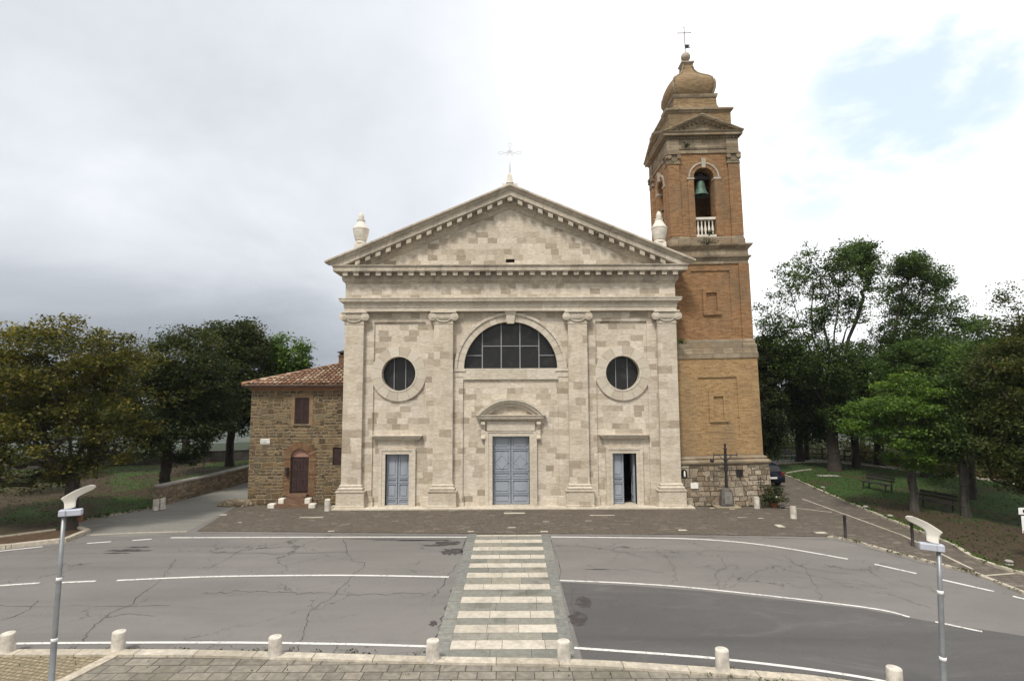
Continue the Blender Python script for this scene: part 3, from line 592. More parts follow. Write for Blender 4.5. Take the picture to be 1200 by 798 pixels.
# side bays: raised frame of the recessed panels; centre strips carrying the arch
for s in (-1, 1):
    mb = MB(); o = [(s*8.02, .12), (s*7.5, .12), (s*7.5, 10.05), (s*4.68, 10.05), (s*4.68, .12), (s*4.18, .12), (s*4.18, 10.6), (s*8.02, 10.6)]
    mb.prism(o if s > 0 else o[::-1], XZ, -.09, .002)
    a, b = sorted((s*8.05, s*7.42)); mb.box(a, b, -.14, 0, .12, .62, .01); a, b = sorted((s*4.14, s*4.76)); mb.box(a, b, -.14, 0, .12, .62, .01); mb.build('wall_frame', M['ashlar'], church)
    mb = MB(); mb.prism(rect(min(s*3.14, s*2.60), max(s*3.14, s*2.60), .62, 7.0), XZ, -.09, .002); a, b = sorted((s*3.14, s*2.54)); mb.box(a, b, -.14, 0, .12, .62, .01); mb.build('wall_strip', M['ashlar'], church)
mb = MB(); mb.box(-2.6, 2.6, -.11, .25, 6.86, 7.468, .01); 
for s in (-1, 1):
    a, b = sorted((s*3.16, s*2.50)); mb.box(a, b, -.12, .0, 7.0, 7.30, .01); mb.box(a - .06, b + .04, -.17, .0, 7.30, 7.47, .02)
mb.build('sill_band', M['trim'], church)
mb = MB()
n = 22
for i in range(n):
    a0, a1 = 180*i/n + .15, 180*(i+1)/n - .15
    for r0, r1, yy in ((2.56, 2.92, -.10), (2.92, 3.07, -.17)):
        mb.prism(arc(0, 7.475, r0, a0, a1, 3) + arc(0, 7.475, r1, a1, a0, 3), XZ, yy, .02)
mb.build('arch_surround', M['voussoir'], church)
mb = MB(); mb.loft([[(-w_, -y_, z_), (w_, -y_, z_), (w_, .1, z_), (-w_, .1, z_)] for w_, y_, z_ in ((.20, .20, 9.93), (.25, .24, 10.42), (.30, .26, 10.43), (.32, .30, 10.60))], True, True, True); mb.build('keystone', M['trim'], church)
# windows
def muntins(mb, segs, y=.27, t=.028):
    for (x0, z0, x1, z1) in segs:
        if abs(x0 - x1) < 1e-6: mb.box(x0 - t, x0 + t, y - .03, y + .03, z0, z1)
        else: mb.box(x0, x1, y - .022, y + .022, z0 - t*.8, z0 + t*.8)
lw = MB().prism(arc(0, 7.47, 2.575, 0, 180, 40), XZ, .32, .35).build('lunette_window', M['glass'], church)
mb = MB(); hh = lambda x: 7.47 + math.sqrt(max(0, 2.57**2 - x*x))
muntins(mb, [(x, 7.47, x, hh(x)) for x in (-1.57, -.52, .52, 1.57)] + [(-1.55, 8.72, 1.55, 8.72), (-2.46, 8.2, -1.59, 8.2), (1.59, 8.2, 2.46, 8.2)])
mb.build('glazing_bars', M['muntin'], lw)
for s in (-1, 1):
    cx = s*6.13
    ow = MB().prism(arc(cx, 7.2, .928, 0, 360, 40)[:-1], XZ, .36, .39).build('round_window', M['glass'], church)
    mb = MB(); k = .55
    muntins(mb, [(cx - .32, 7.2 - .86, cx - .32, 7.2 + .86), (cx + .32, 7.2 - .86, cx + .32, 7.2 + .86)], .31, .018); mb.build('glazing_bars', M['muntin'], ow)
    mb = MB(); nv = 14
    for i in range(nv):
        a0, a1 = 360*i/nv + .3 + 12, 360*(i+1)/nv - .3 + 12
        mb.prism(arc(cx, 7.2, .93, a0, a1, 3) + arc(cx, 7.2, 1.50, a1, a0, 3), XZ, -.10 if i % 1 == 0 else -.1, .02)
        mb.prism(arc(cx, 7.2, .925, a0, a1, 3) + arc(cx, 7.2, 1.0, a1, a0, 3), XZ, -.125, .05)
    mb.build('stone_ring', M['voussoir'], ow)
# doors
def door_leaf(x0, x1, z0, z1, panels, y=.30, diamond=False):
    mb = MB(); mb.box(x0, x1, y, y + .06, z0, z1)
    for (a, b) in panels:
        pz0, pz1 = z0 + (z1-z0)*a, z0 + (z1-z0)*b; e = .09
        # raised rails round the field and a raised field
        mb.prism(rect(x0 + .03, x1 - .03, pz0, pz1), XZ, y - .055, y + .002, [rect(x0 + e, x1 - e, pz0 + .06, pz1 - .06)])
        mb.prism(rect(x0 + e + .07, x1 - e - .07, pz0 + .13, pz1 - .13), XZ, y - .03, y + .002)
        if diamond and b - a > .25:
            cx, cz = (x0+x1)/2, (pz0+pz1)/2 - .1; r1, r2 = (x1-x0)/2 - .12, (pz1-pz0)/2 - .2
            mb.prism([(cx-r1, cz), (cx, cz-r2), (cx+r1, cz), (cx, cz+r2)], XZ, y - .048, y, [[(cx-r1+.03, cz), (cx, cz-r2+.03), (cx+r1-.03, cz), (cx, cz+r2-.03)]])
    return mb
PC = [(.01, .15), (.16, .36), (.37, .47), (.48, .80), (.81, .99)]
def door(name, cx, hw, z1, fw, ftop, label=None):
    mb = MB(); z0 = .12
    fr = [(cx-hw-fw, z0), (cx-hw, z0), (cx-hw, z1), (cx+hw, z1), (cx+hw, z0), (cx+hw+fw, z0), (cx+hw+fw, ftop), (cx-hw-fw, ftop)]
    mb.prism(fr, XZ, -.10, .32)
    f2 = fw*.55; fr = [(cx-hw-fw-.02, z0), (cx-hw-f2, z0), (cx-hw-f2, z1+f2), (cx+hw+f2, z1+f2), (cx+hw+f2, z0), (cx+hw+fw+.02, z0), (cx+hw+fw+.02, ftop+.02), (cx-hw-fw-.02, ftop+.02)]
    mb.prism(fr, XZ, -.135, .01)
    fr = mb.build(name, M['trim'], church)
    if label: fr['label'] = label
    MB().box(cx-hw, cx+hw, -.12, .5, .124, .15).build('threshold', M['xw_light'] if False else M['trim'], fr)
    return fr
d0 = door('main_door', 0, 1.0, 3.8, .38, 4.05, 'tall blue grey double door under the curved pediment')
door_leaf(-1.0, -.008, .15, 3.8, PC, .24, True).build('door_leaf', M['door_blue'], d0); door_leaf(.008, 1.0, .15, 3.8, PC, .24, True).build('door_leaf', M['door_blue'], d0)
PS = [(.01, .12), (.13, .42), (.43, .52), (.53, .985)]
d1 = door('side_door', -6.14, .64, 2.87, .33, 3.14, 'closed blue grey side door')
door_leaf(-6.78, -6.148, .15, 2.87, PS, .22).build('door_leaf', M['door_blue'], d1); door_leaf(-6.132, -5.5, .15, 2.87, PS, .22).build('door_leaf', M['door_blue'], d1)
d2 = door('side_door', 6.12, .64, 2.87, .33, 3.14, 'side door with its right leaf standing open')
door_leaf(5.48, 6.12, .15, 2.87, PS, .22).build('door_leaf', M['door_blue'], d2)
mb = door_leaf(0, .64, .15, 2.87, PS, 0.); mb.v = [(6.70 + p[1]*.9 + p[0]*.03, .32 + p[0], p[2]) for p in mb.v]; o = mb.build('door_leaf', M['door_blue'], d2); o['label'] = 'open leaf folded into the dark nave'
for s, dd, cx in ((-1, d1, -6.14), (1, d2, 6.12)):
    mb = MB(); run3(mb, [(0, 3.56), (.05, 3.57), (.07, 3.64), (.22, 3.68), (.24, 3.76), (.30, 3.80), (.33, 3.87), (.0, 3.90)], cx-1.02, cx+1.02, .02); mb.build('door_cornice', M['trim'], dd)
mb = MB(); mb.box(-1.30, 1.30, -.10, .01, 4.10, 4.60); mb.build('door_frieze', M['trim'], d0)
for s in (-1, 1):
    mb = MB(); prof = [(.0, 3.60), (.16, 3.62), (.20, 3.70), (.17, 3.80), (.12, 3.86), (.12, 4.15), (.20, 4.3), (.30, 4.45), (.30, 4.58), (0, 4.60)]
    x = s*1.50; mb.prism([(a, b) for a, b in prof], lambda u, v, w_: (w_, -u, v), x - .10, x + .10)
    for zz, rr, yy in ((3.70, .075, -.14), (4.48, .09, -.22)):
        mb.loft([[(x + e, yy + rr*math.cos(t/12*6.283), zz + rr*math.sin(t/12*6.283)) for t in range(12)] for e in (-.11, .11)], True, True, True)
    mb.build('console', M['trim'], d0)
mb = MB(); run3(mb, [(0, 4.60), (.05, 4.62), (.08, 4.70), (.30, 4.74), (.33, 4.86), (.38, 4.92), (.38, 4.95), (0, 4.955)], -1.48, 1.48, .02); 
Rr = 2.38; cz = 5.87 - Rr
for r0, r1, yy in ((Rr-.14, Rr, -.42), (Rr-.28, Rr-.14, -.33), (Rr-.48, Rr-.28, -.16)):
    aa = math.degrees(math.acos(min(1, 1.86/Rr))) if False else None
    th0 = math.degrees(math.asin((4.93-cz)/r0)); th1 = math.degrees(math.asin((4.93-cz)/r1))
    mb.prism(arc(0, cz, r0, th0, 180-th0, 24) + arc(0, cz, r1, 180-th1, th1, 24), XZ, yy, .01)
mb.build('curved_pediment', M['trim'], d0)
th0 = math.degrees(math.asin((4.93-cz)/(Rr-.48))); MB().prism(arc(0, cz, Rr-.47, th0, 180-th0, 20), XZ, -.05, .0).build('pediment_field', M['ashlar'], d0)
# pilasters
def pilaster(cx):
    mb = MB(); hw = .525
    mb.loft([[(cx-hw*k, -.35*q, z), (cx+hw*k, -.35*q, z), (cx+hw*k, .01, z), (cx-hw*k, .01, z)] for k, q, z in ((1.03, 1.02, 1.32), (1.0, 1., 1.5), (.985, 1., 9.9))], True, True, True)
    sh = mb.build('pilaster', M['pilaster'], church)
    mb = MB(); run3(mb, [(.16, .122), (.16, .22), (.13, .24), (.13, .90), (.17, .93), (.17, .98), (.0, .985)], cx-.61, cx+.61, .01); mb.v = [(p[0], p[1] - (.36 if p[1] < 0 else 0), p[2]) for p in mb.v]
    mb.build('pedestal', M['pilaster'], sh)
    mb = MB(); pr = [(.14, .985), (.14, 1.03)] + [(.10 + .05*math.cos(R(a)), 1.09 + .06*math.sin(R(a))) for a in range(-80, 100, 30)] + [(.07, 1.16), (.05, 1.20)] + [(.05 + .035*math.cos(R(a)), 1.245 + .04*math.sin(R(a))) for a in range(-80, 100, 45)] + [(.02, 1.32), (0, 1.33)]
    run3(mb, pr, cx-hw, cx+hw, .01); mb.v = [(p[0], p[1] - (.35 if p[1] < 0 else 0), p[2]) for p in mb.v]; mb.build('pilaster_base', M['trim'], sh)
    mb = MB(); mb.box(cx-hw-.03, cx+hw+.03, -.38, .0, 9.90, 9.94, .008); mb.box(cx-hw, cx+hw, -.355, .0, 9.94, 10.36)
    mb.box(cx-.62, cx+.62, -.43, .0, 10.36, 10.47, .01); mb.box(cx-.70, cx+.70, -.50, .0, 10.50, 10.597, .015)
    mb.box(cx-.5, cx+.5, -.42, 0., 10.18, 10.36)
    for s in (-1, 1):
        for rr, e in ((.215, -.46), (.15, -.485), (.075, -.51)):
            mb.loft([[(cx + s*.60 + rr*math.cos(t/20*6.283), yy, 10.30 + rr*math.sin(t/20*6.283)) for t in range(20)] for yy in (e, 0.)], True, True, True)
    sw = [(cx + .40*math.cos(R(a)), -.40, 10.22 + .20*math.sin(R(a))) for a in range(180, 361, 15)]; mb.tube(sw, .035, 6)
    for i in range(9): mb.box(cx-.38 + i*.088, cx-.33 + i*.088, -.445, -.3, 10.24, 10.34)
    mb.build('capital', M['trim'], sh)
for cx in (-8.54, -3.66, 3.66, 8.54): pilaster(cx)
# entablature
mb = MB(); run3(mb, [(.37, 10.60), (.37, 10.80), (.40, 10.81), (.40, 11.0), (.43, 11.01), (.46, 11.05), (.58, 11.12), (.60, 11.22), (.63, 11.28), (.63, 11.32), (.3, 11.34)], -8.73, 8.73, .5); mb.build('architrave', M['trim'], church)
mb = MB(); run3(mb, [(.33, 11.30), (.33, 12.12)], -8.73, 8.73, .5); mb.build('frieze', M['ashlar'], church)
mb = MB(); run3(mb, [(.33, 12.12), (.36, 12.14), (.38, 12.2), (.46, 12.26), (.48, 12.34), (.50, 12.36), (.50, 12.42), (.50, 12.71), (.86, 12.72), (.88, 12.74), (.88, 12.95), (.92, 12.97), (.95, 13.03), (.95, 13.06), (.2, 13.08)], -8.73, 8.73, .5); mb.build('horizontal_cornice', M['cornice'], church)
nb = 31
for i in range(nb):
    x = -8.97 + i*(2*8.97)/(nb-1)
    mb = MB(); mb.box(x-.135, x+.135, -.80, -.49, 12.50, 12.717, .012); mb.box(x-.155, x+.155, -.83, -.49, 12.655, 12.719); mb.build('modillion', M['cornice'], church)
# pediment
ZA, SL, ZB = 17.56, .425, 13.06
prof = [(.5, -.02), (-1.0, .0), (-1.03, -.03), (-1.03, -.12), (-.95, -.17), (-.86, -.31), (-.82, -.34), (-.82, -.60), (-.78, -.64), (-.46, -.66), (-.46, -.95), (-.40, -.97), (-.36, -1.02), (-.34, -1.12), (-.28, -1.20), (.5, -1.2)]
def xe(y, dz): return min(10.03 - max(0, (1.0 + min(0, y)))*.75, (ZA + dz - ZB)/SL)
mb = MB()
rings = [[], [], []]
for y, dz in prof:
    e = xe(y, dz); rings[0].append((-e, y, ZA + dz - SL*e)); rings[1].append((0, y, ZA + dz)); rings[2].append((e, y, ZA + dz - SL*e))
mb.loft(rings, True, True, True); mb.build('raking_cornice', M['cornice'], church)
for s in (-1, 1):
    for i in range(1, 17):
        x = s*i*.555; zt = ZA - SL*abs(x) - .665
        if zt - .25 < ZB: break
        pz = lambda xx, d: ZA - SL*abs(xx) - .662 + d
        mb = MB(); h = .13
        vs = [(x-h, -.76, pz(x-h, -.23)), (x+h, -.76, pz(x+h, -.23)), (x+h, -.45, pz(x+h, -.23)), (x-h, -.45, pz(x-h, -.23)), (x-h, -.76, pz(x-h, 0)), (x+h, -.76, pz(x+h, 0)), (x+h, -.45, pz(x+h, 0)), (x-h, -.45, pz(x-h, 0))]
        mb.add(vs, [(0, 1, 2, 3), (4, 5, 6, 7), (0, 1, 5, 4), (1, 2, 6, 5), (2, 3, 7, 6), (3, 0, 4, 7)]); mb.build('modillion', M['cornice'], church)
mb = MB(); mb.prism([(-.13, 16.66), (.13, 16.66), (.13, 16.87), (0, 16.92), (-.13, 16.87)], XZ, -.76, -.45); mb.build('modillion', M['cornice'], church)
zt = ZA - 1.17; ex = (zt - ZB)/SL
MB().prism([(-ex-.5, ZB-.03), (ex+.5, ZB-.03), (0, zt+.1)], XZ, -.25, .4, [rect(-.24, .24, 13.32, 13.52)]).build('tympanum', M['ashlar'], church)
mb = MB(); mb.box(-.24, .24, -.1, .0, 13.32, 13.52); mb.build('vent_opening', M['dark'], church)
# nave behind (roof, side walls, dark inside)
mb = MB(); y1 = 34
for s in (-1, 1):
    a, b = sorted((s*8.9, s*8.3)); mb.box(a, b, .9, y1, 0, 12.9)
mb.box(-8.3, 8.3, y1-.6, y1, 0, 12.9); mb.prism([(-8.9, 12.9), (8.9, 12.9), (0, 16.7)], XZ, y1-.6, y1); mb.build('nave_wall', M['brick_low'], church)
mb = MB(); mb.loft([[(-9.3, y, 13.15), (0, y, 17.10), (9.3, y, 13.15), (9.3, y, 12.95), (0, y, 16.9), (-9.3, y, 12.95)] for y in (.45, y1+.3)], True, True, True); mb.build('roof', M['tile'], church)
mb = MB(); mb.box(-8.29, 8.29, .92, 9, .0, .05); mb.box(-8.29, 8.29, 9, 9.1, 0, 12.8); mb.box(-8.29, 8.29, .92, 9, 12.7, 12.8); mb.box(-3.4, -3.2, .92, 9, 0, 12.7); mb.box(3.2, 3.4, .92, 9, 0, 12.7); mb.build('nave_interior', M['interior'], church)
# urns and cross
for s in (-1, 1):
    ux = s*8.33; mb = MB(); mb.box(ux-.30, ux+.30, -.45, .15, 13.7, 14.42, .02)
    mb.build('urn_block', M['white_stone'], church)
    pr = [(.28, 14.40), (.34, 14.42), (.34, 14.49), (.27, 14.53), (.25, 14.57), (.30, 14.61), (.38, 14.85), (.425, 15.10), (.43, 15.20), (.45, 15.21), (.45, 15.28), (.40, 15.30), (.36, 15.38), (.27, 15.52), (.21, 15.66), (.20, 15.72), (.225, 15.73), (.225, 15.78), (.14, 15.80), (.155, 15.92), (.15, 16.02), (.08, 16.18), (.0, 16.24)]
    mb = MB(); mb.lathe([(max(r_, .001), z_) for r_, z_ in pr], ux, -.15, 28, False); mb.build('urn', M['white_stone'], church)
mb = MB(); mb.box(-.42, -.20, -.55, -.1, 17.35, 17.74, .02); mb.box(.20, .42, -.55, -.1, 17.35, 17.74, .02); mb.box(-.21, .21, -.50, -.1, 17.4, 17.78, .02)
mb.loft([[(-h, -.33-h, z), (h, -.33-h, z), (h, -.33+h, z), (-h, -.33+h, z)] for h, z in ((.21, 17.78), (.19, 17.85), (.10, 18.32), (.06, 18.38))], True, True, True); mb.build('cross_pedestal', M['white_stone'], church)
mb = MB(); cz_ = 19.58
def fleur(p0, d, L_):
    d = Vector(d); n_ = Vector((d.z, 0, -d.x)); pts1 = []; pts2 = []
    for t, o_ in ((0, .03), (.3, .028), (.55, .03), (.72, .075), (.86, .08), (1., 0)):
        pts1.append(Vector(p0) + d*L_*t + n_*o_); pts2.append(Vector(p0) + d*L_*t - n_*o_)
    mb.tube(pts1, .014, 6); mb.tube(pts2, .014, 6)
fleur((0, -.33, cz_), (1, 0, 0), .66); fleur((0, -.33, cz_), (-1, 0, 0), .66); fleur((0, -.33, cz_), (0, 0, 1), .60)
for s in (-.03, .03): mb.tube([(s, -.33, 18.36), (s, -.33, cz_)], .014, 6)
for dx, dz in ((1, 1), (1, -1), (-1, 1), (-1, -1)):
    mb.tube([(dx*.05, -.33, cz_ + dz*.05), (dx*.17, -.33, cz_ + dz*.17)], .012, 5)
    mb.tube([(dx*.16, -.33, cz_ + dz*.03), (dx*.11, -.33, cz_ + dz*.11), (dx*.03, -.33, cz_ + dz*.16)], .010, 5)
mb.build('cross', M['white_metal'], church)

# ------------------------------------------------------------------ the bell tower
tower = thing('bell_tower', 'tall brick bell tower with onion dome standing right of the church', 'bell tower', (11.47, 2.66, 0), (0, R(-0.98), 0))
def rot4(k): 
    c, s = [(1, 0), (0, 1), (-1, 0), (0, -1)][k]
    return lambda x, y, z: (x*c - y*s, x*s + y*c, z)
mb = MB(); ring4(mb, [(2.58, 0), (2.55, .4), (2.50, 2.2)]); mb.build('base', M['tbase'], tower)
mb = MB(); pr = [(2.50, 2.20)] + [(2.50 + .09*math.cos(R(a)), 2.34 + .12*math.sin(R(a))) for a in range(-80, 91, 25)] + [(2.46, 2.47)] + [(2.40 + .06*math.cos(R(a)), 2.55 + .075*math.sin(R(a))) for a in range(-80, 91, 34)] + [(2.34, 2.64), (2.30, 2.68)]
ring4(mb, pr); mb.build('base_moulding', M['tstone'], tower)
mb = MB(); ring4(mb, [(2.27, 2.68), (2.235, 8.0)])
for k in range(4):
    mb.T = rot4(k); 
    ww = 2.309 if k % 2 == 0 else 2.199
    mb.prism(rect(-ww, ww, 2.70, 7.99), XZ, -2.31, -2.2, [rect(-1.05, 1.10, 3.70, 6.95)])
    mb.prism(rect(-.52, .52, 4.50, 6.22), XZ, -2.37, -2.2, [rect(-.27, .27, 4.72, 5.90)])
    mb.prism(rect(-.86, .91, 3.90, 6.75), XZ, -2.275, -2.2)
mb.T = None; mb.build('lower_shaft', M['brick_low'], tower)
mb = MB(); ring4(mb, [(2.31, 7.98), (2.36, 8.0), (2.36, 8.30), (2.33, 8.32), (2.33, 8.55), (2.2, 8.57), (2.2, 9.05), (2.1, 9.07)])
for k in range(4):
    mb.T = rot4(k)
    for s in (-1, 1): a, b = sorted((s*1.55, s*2.315)); mb.loft([[(a+i, -2.32+i, z), (b-i, -2.32+i, z), (b-i, -1.9, z), (a+i, -1.9, z)] for i, z in ((0, 8.565), (0, 8.75), (.05, 8.80), (.07, 9.0), (.12, 9.06))], True, True, True)
mb.T = None; mb.build('string_course', M['tstone'], tower)
mb = MB(); ring4(mb, [(2.10, 9.05), (2.07, 13.35)])
for k in range(4):
    mb.T = rot4(k)
    for s in (-1, 1): a, b = sorted((s*1.62, s*(2.208 if k % 2 == 0 else 2.0))); mb.box(a, b, -2.21, -2.0, 9.06, 13.35)
    mb.prism(rect(-1.62, 1.62, 9.06, 13.35), XZ, -2.13, -2.0, [rect(-1.10, 1.10, 9.45, 12.98)])
    mb.prism(rect(-.50, .50, 10.45, 11.95), XZ, -2.20, -2.0, [rect(-.30, .30, 10.65, 11.72)])
mb.T = None; mb.build('upper_shaft', M['brick_up'], tower)
mb = MB(); ring4(mb, [(2.15, 13.34), (2.19, 13.36), (2.19, 13.55), (2.22, 13.57), (2.24, 13.66), (2.32, 13.72), (2.34, 13.80), (2.22, 13.83), (2.20, 14.12), (2.24, 14.20), (2.36, 14.34), (2.40, 14.38), (2.42, 14.48), (2.1, 14.54)]); mb.build('cornice', M['tstone'], tower)
mb = MB(); ring4(mb, [(2.06, 14.5), (2.06, 14.96), (1.98, 15.0)])
for k in range(4):
    mb.T = rot4(k)
    for s in (-1, 1): a, b = sorted((s*1.35, s*2.10)); mb.loft([[(a+i, -2.14+i, z), (b-i, -2.14+i, z), (b-i, -1.7, z), (a+i, -1.7, z)] for i, z in ((0, 14.53), (0, 14.82), (.04, 14.86), (.05, 14.98), (.10, 15.04))], True, True, True)
mb.T = None; mb.build('belfry_plinth', M['tstone'], tower)
# belfry walls with four arched openings
opening = [(-.58, 15.02), (-.58, 18.52)] + arc(0, 18.52, .58, 180, 0, 14)[1:-1] + [(.58, 18.52), (.58, 15.02)]
mb = MB()
for k in range(4):
    mb.T = rot4(k)
    ww = 1.955 if k % 2 == 0 else 1.299
    mb.prism([(-ww, 15.0)] + opening + [(ww, 15.0), (ww, 19.98), (-ww, 19.98)], XZ, -1.955, -1.30)
    for s in (-1, 1):
        a, b = sorted((s*1.42, s*(2.083 if k % 2 == 0 else 1.9))); mb.box(a, b, -2.085, -1.9, 15.03, 19.35)
        a, b = sorted((s*.60, s*.95)); mb.box(a, b, -2.01, -1.9, 15.03, 18.38)
mb.T = None; mb.build('belfry_wall', M['brick_up'], tower)
mb = MB(); mb.box(-1.3, 1.3, -1.3, 1.3, 14.9, 15.01); mb.build('belfry_floor', M['interior'], tower); MB().box(-1.9, 1.9, -1.9, 1.9, 19.7, 19.99).build('belfry_ceiling', M['interior'], tower)
for k in range(4):
    mb = MB(rot4(k))
    for i in range(9):
        a0, a1 = 20*i, 20*(i+1) - .01
        mb.prism(arc(0, 18.52, .80, a0, a1, 3) + arc(0, 18.52, .90, a1, a0, 3), XZ, -2.03, -1.94)
    mb.loft([[(-w_, -y_, z_), (w_, -y_, z_), (w_, -1.94, z_), (-w_, -1.94, z_)] for w_, y_, z_ in ((.10, 2.08, 19.06), (.14, 2.12, 19.55), (.17, 2.14, 19.62))], True, True, True)
    for s in (-1, 1): a, b = sorted((s*.56, s*.99)); mb.box(a, b, -2.04, -1.6, 18.38, 18.50, .015)
    mb.build('arch_moulding', M['cornice'], tower)
    mb = MB(rot4(k))
    for i in range(9): mb.prism(arc(0, 18.52, .585, 20*i + .4, 20*i + 19.6, 3) + arc(0, 18.52, .80, 20*i + 19.6, 20*i + .4, 3), XZ, -1.99, -1.94)
    mb.build('brick_arch', M['brick_up'], tower)
for k in range(4):
    for s in (-1, 1):
        mb = MB(rot4(k)); cx = s*1.71; sh_ = 0 if k % 2 == 0 else -.001*s
        a, b = (cx-.315, cx+.315); mb.box(a, b, -2.105, -1.9, 19.36, 19.83); mb.box(cx-.37, cx+.37, -2.20, -1.9, 19.84, 19.945); mb.box(cx-.36, cx+.36, -2.13, -1.9, 19.30, 19.36)
        for q in (-1, 1): mb.loft([[(cx + q*.27 + .125*math.cos(t/12*6.283), yy, 19.71 + .125*math.sin(t/12*6.283)) for t in range(12)] for yy in (-2.18, -1.9)], True, True, True)
        mb.tube([(cx + .20*math.cos(R(a)), -2.12, 19.60 + .14*math.sin(R(a))) for a in range(180, 361, 20)], .03, 5)
        for q in range(5): mb.box(cx-.27 + q*.12, cx-.21 + q*.12, -2.14, -2.0, 19.40, 19.50)
        mb.build('capital', M['tstone'], tower)
mb = MB(); ring4(mb, [(2.02, 19.95), (2.02, 20.17), (2.06, 20.19), (2.09, 20.28), (2.0, 20.30), (2.0, 20.74), (2.05, 20.78), (2.05, 20.92), (2.26, 20.94), (2.28, 20.96), (2.28, 21.06), (2.34, 21.15), (2.36, 21.19), (1.6, 21.24)])
for k in range(4):
    mb.T = rot4(k)
    for s in (-1, 1): a, b = sorted((s*1.38, s*2.07)); mb.box(a, b, -2.08, -1.9, 19.955, 20.76)
    n = 22
    for i in range(n): x = -2.0 + i*4.0/(n-1); mb.box(x-.05, x+.05, -2.13, -2.0, 20.80, 20.91)
mb.T = None; mb.build('entablature', M['tstone'], tower)
mb = MB()
for k in range(4):
    mb.T = rot4(k); e = 2.36
    ring = [[(-e, y, 21.05 + dz) for y, dz in ()], ]
    pf = [(-1.6, .0), (-2.34, .0), (-2.34, -.06), (-2.28, -.16), (-2.10, -.18), (-2.08, -.26), (-1.6, -.26)]
    rr = [[], [], []]
    for y, dz in pf:
        ex_ = min(2.36, (22.22 + dz - 21.19)/.425); rr[0].append((-ex_, y, 22.22 + dz - .425*ex_)); rr[1].append((0, y, 22.22 + dz)); rr[2].append((ex_, y, 22.22 + dz - .425*ex_))
    mb.loft(rr, True, True, True)
    mb.prism([(-1.9, 21.18), (1.9, 21.18), (0, 21.98)], XZ, -1.98, -1.5)
    for i in range(-7, 8):
        x = i*.24; zt_ = 22.22 - .425*abs(x) - .27
        if zt_ > 21.32: mb.box(x-.045, x+.045, -2.08, -1.95, zt_ - .10, zt_ + .03)
mb.T = None; mb.build('pediments', M['tstone'], tower)
mb = MB(); ring4(mb, [(1.84, 21.1), (1.84, 22.55)]); mb.build('attic', M['brick_onion'], tower)
mb = MB(); ring4(mb, [(1.86, 22.50), (1.90, 22.58), (1.98, 22.64), (1.98, 22.74), (1.5, 22.80)]); ring4(mb, [(1.27, 23.70), (1.31, 23.74), (1.34, 23.84), (1.36, 23.94), (1.25, 23.99)]); mb.build('drum_mouldings', M['tstone'], tower)
mb = MB(); ring4(mb, [(1.66, 22.76), (1.50, 22.86), (1.36, 23.05), (1.28, 23.3), (1.27, 23.72)]); mb.build('drum', M['brick_onion'], tower)
# onion dome: square plan with rounded flanks
prof_o = [(1.20, 23.97), (1.30, 24.15), (1.38, 24.40), (1.40, 24.65), (1.37, 24.88), (1.27, 25.08), (1.11, 25.26), (.92, 25.42), (.73, 25.58), (.56, 25.76), (.43, 25.97), (.35, 26.18), (.31, 26.36), (.31, 26.45)]
def sq(h, z, n=8):
    out = []
    for k in range(4):
        f = rot4(k)
        for i in range(n):
            t = -1 + 2*i/n; bul = .11*h*(1 - t*t)
            out.append(f(t*h*.97, -h - bul + .03*h*abs(t)**6, z))
    return out
mb = MB()
fine = []
for i in range(len(prof_o)-1):
    for k in range(3):
        t = k/3; fine.append((prof_o[i][0]*(1-t) + prof_o[i+1][0]*t, prof_o[i][1]*(1-t) + prof_o[i+1][1]*t))
fine.append(prof_o[-1])
mb.loft([sq(h*.92, z) for h, z in fine], True, True, True, True); dome = mb.build('onion_dome', M['brick_onion'], tower)
mb = MB()
for k in range(4):
    f = rot4(k); pts = [Vector(f(h*.90, -h*.90, z)) for h, z in prof_o]; mb.tube(pts, [.07]*len(pts), 6)
mb.build('dome_rib', M['tstone'], dome)
mb = MB(); ring4(mb, [(.30, 26.44), (.34, 26.50), (.40, 26.55), (.40, 26.62), (.24, 26.66)]); 
mb.lathe([(.10, 26.60), (.12, 26.75), (.07, 26.82), (.08, 26.86)], 0, 0, 12); mb.lathe([(max(.001, .29*math.sin(R(a))), 27.10 - .29*math.cos(R(a))) for a in range(0, 181, 15)], 0, 0, 20); mb.build('finial', M['cornice'], tower)
mb = MB(); mb.tube([(0, 0, 27.3), (0, 0, 29.1)], .022, 6); mb.tube([(-.40, 0, 28.72), (.40, 0, 28.72)], .022, 6)
for p in ((-.40, 0, 28.72), (.40, 0, 28.72), (0, 0, 29.1)): mb.lathe([(.001, p[2]-.045), (.045, p[2]), (.001, p[2]+.045)], p[0], 0, 8)
mb.lathe([(.03, 27.3), (.06, 27.36), (.02, 27.42)], 0, 0, 8); mb.build('cross', M['rust'], tower)
mb = MB(); mb.prism([(.03, 27.95), (.34, 27.92), (.22, 27.82), (.36, 27.74), (.03, 27.68)], XZ, -.012, .012); mb.build('weather_vane', M['iron'], tower)
# balustrades
for k in range(4):
    f = rot4(k); mb = MB(f); mb.box(-.58, .58, -1.93, -1.70, 15.02, 15.14); 
    bal = mb.build('balustrade', M['white_stone'], tower); MB(f).box(-.58, .58, -1.95, -1.68, 16.02, 16.16, .01).build('handrail', M['white_stone'], bal)
    for i in range(5):
        x = -.42 + i*.21; mb = MB(f); mb.lathe([(.06, 15.14), (.06, 15.20), (.035, 15.24), (.075, 15.42), (.08, 15.50), (.04, 15.72), (.035, 15.80), (.06, 15.88), (.045, 15.94), (.065, 16.02)], x, -1.81, 8); mb.build('baluster', M['white_stone'], bal)
mb = MB(); mb.box(11.40-1.3, 11.40-1.29, 0, 0.01, 0, .01)
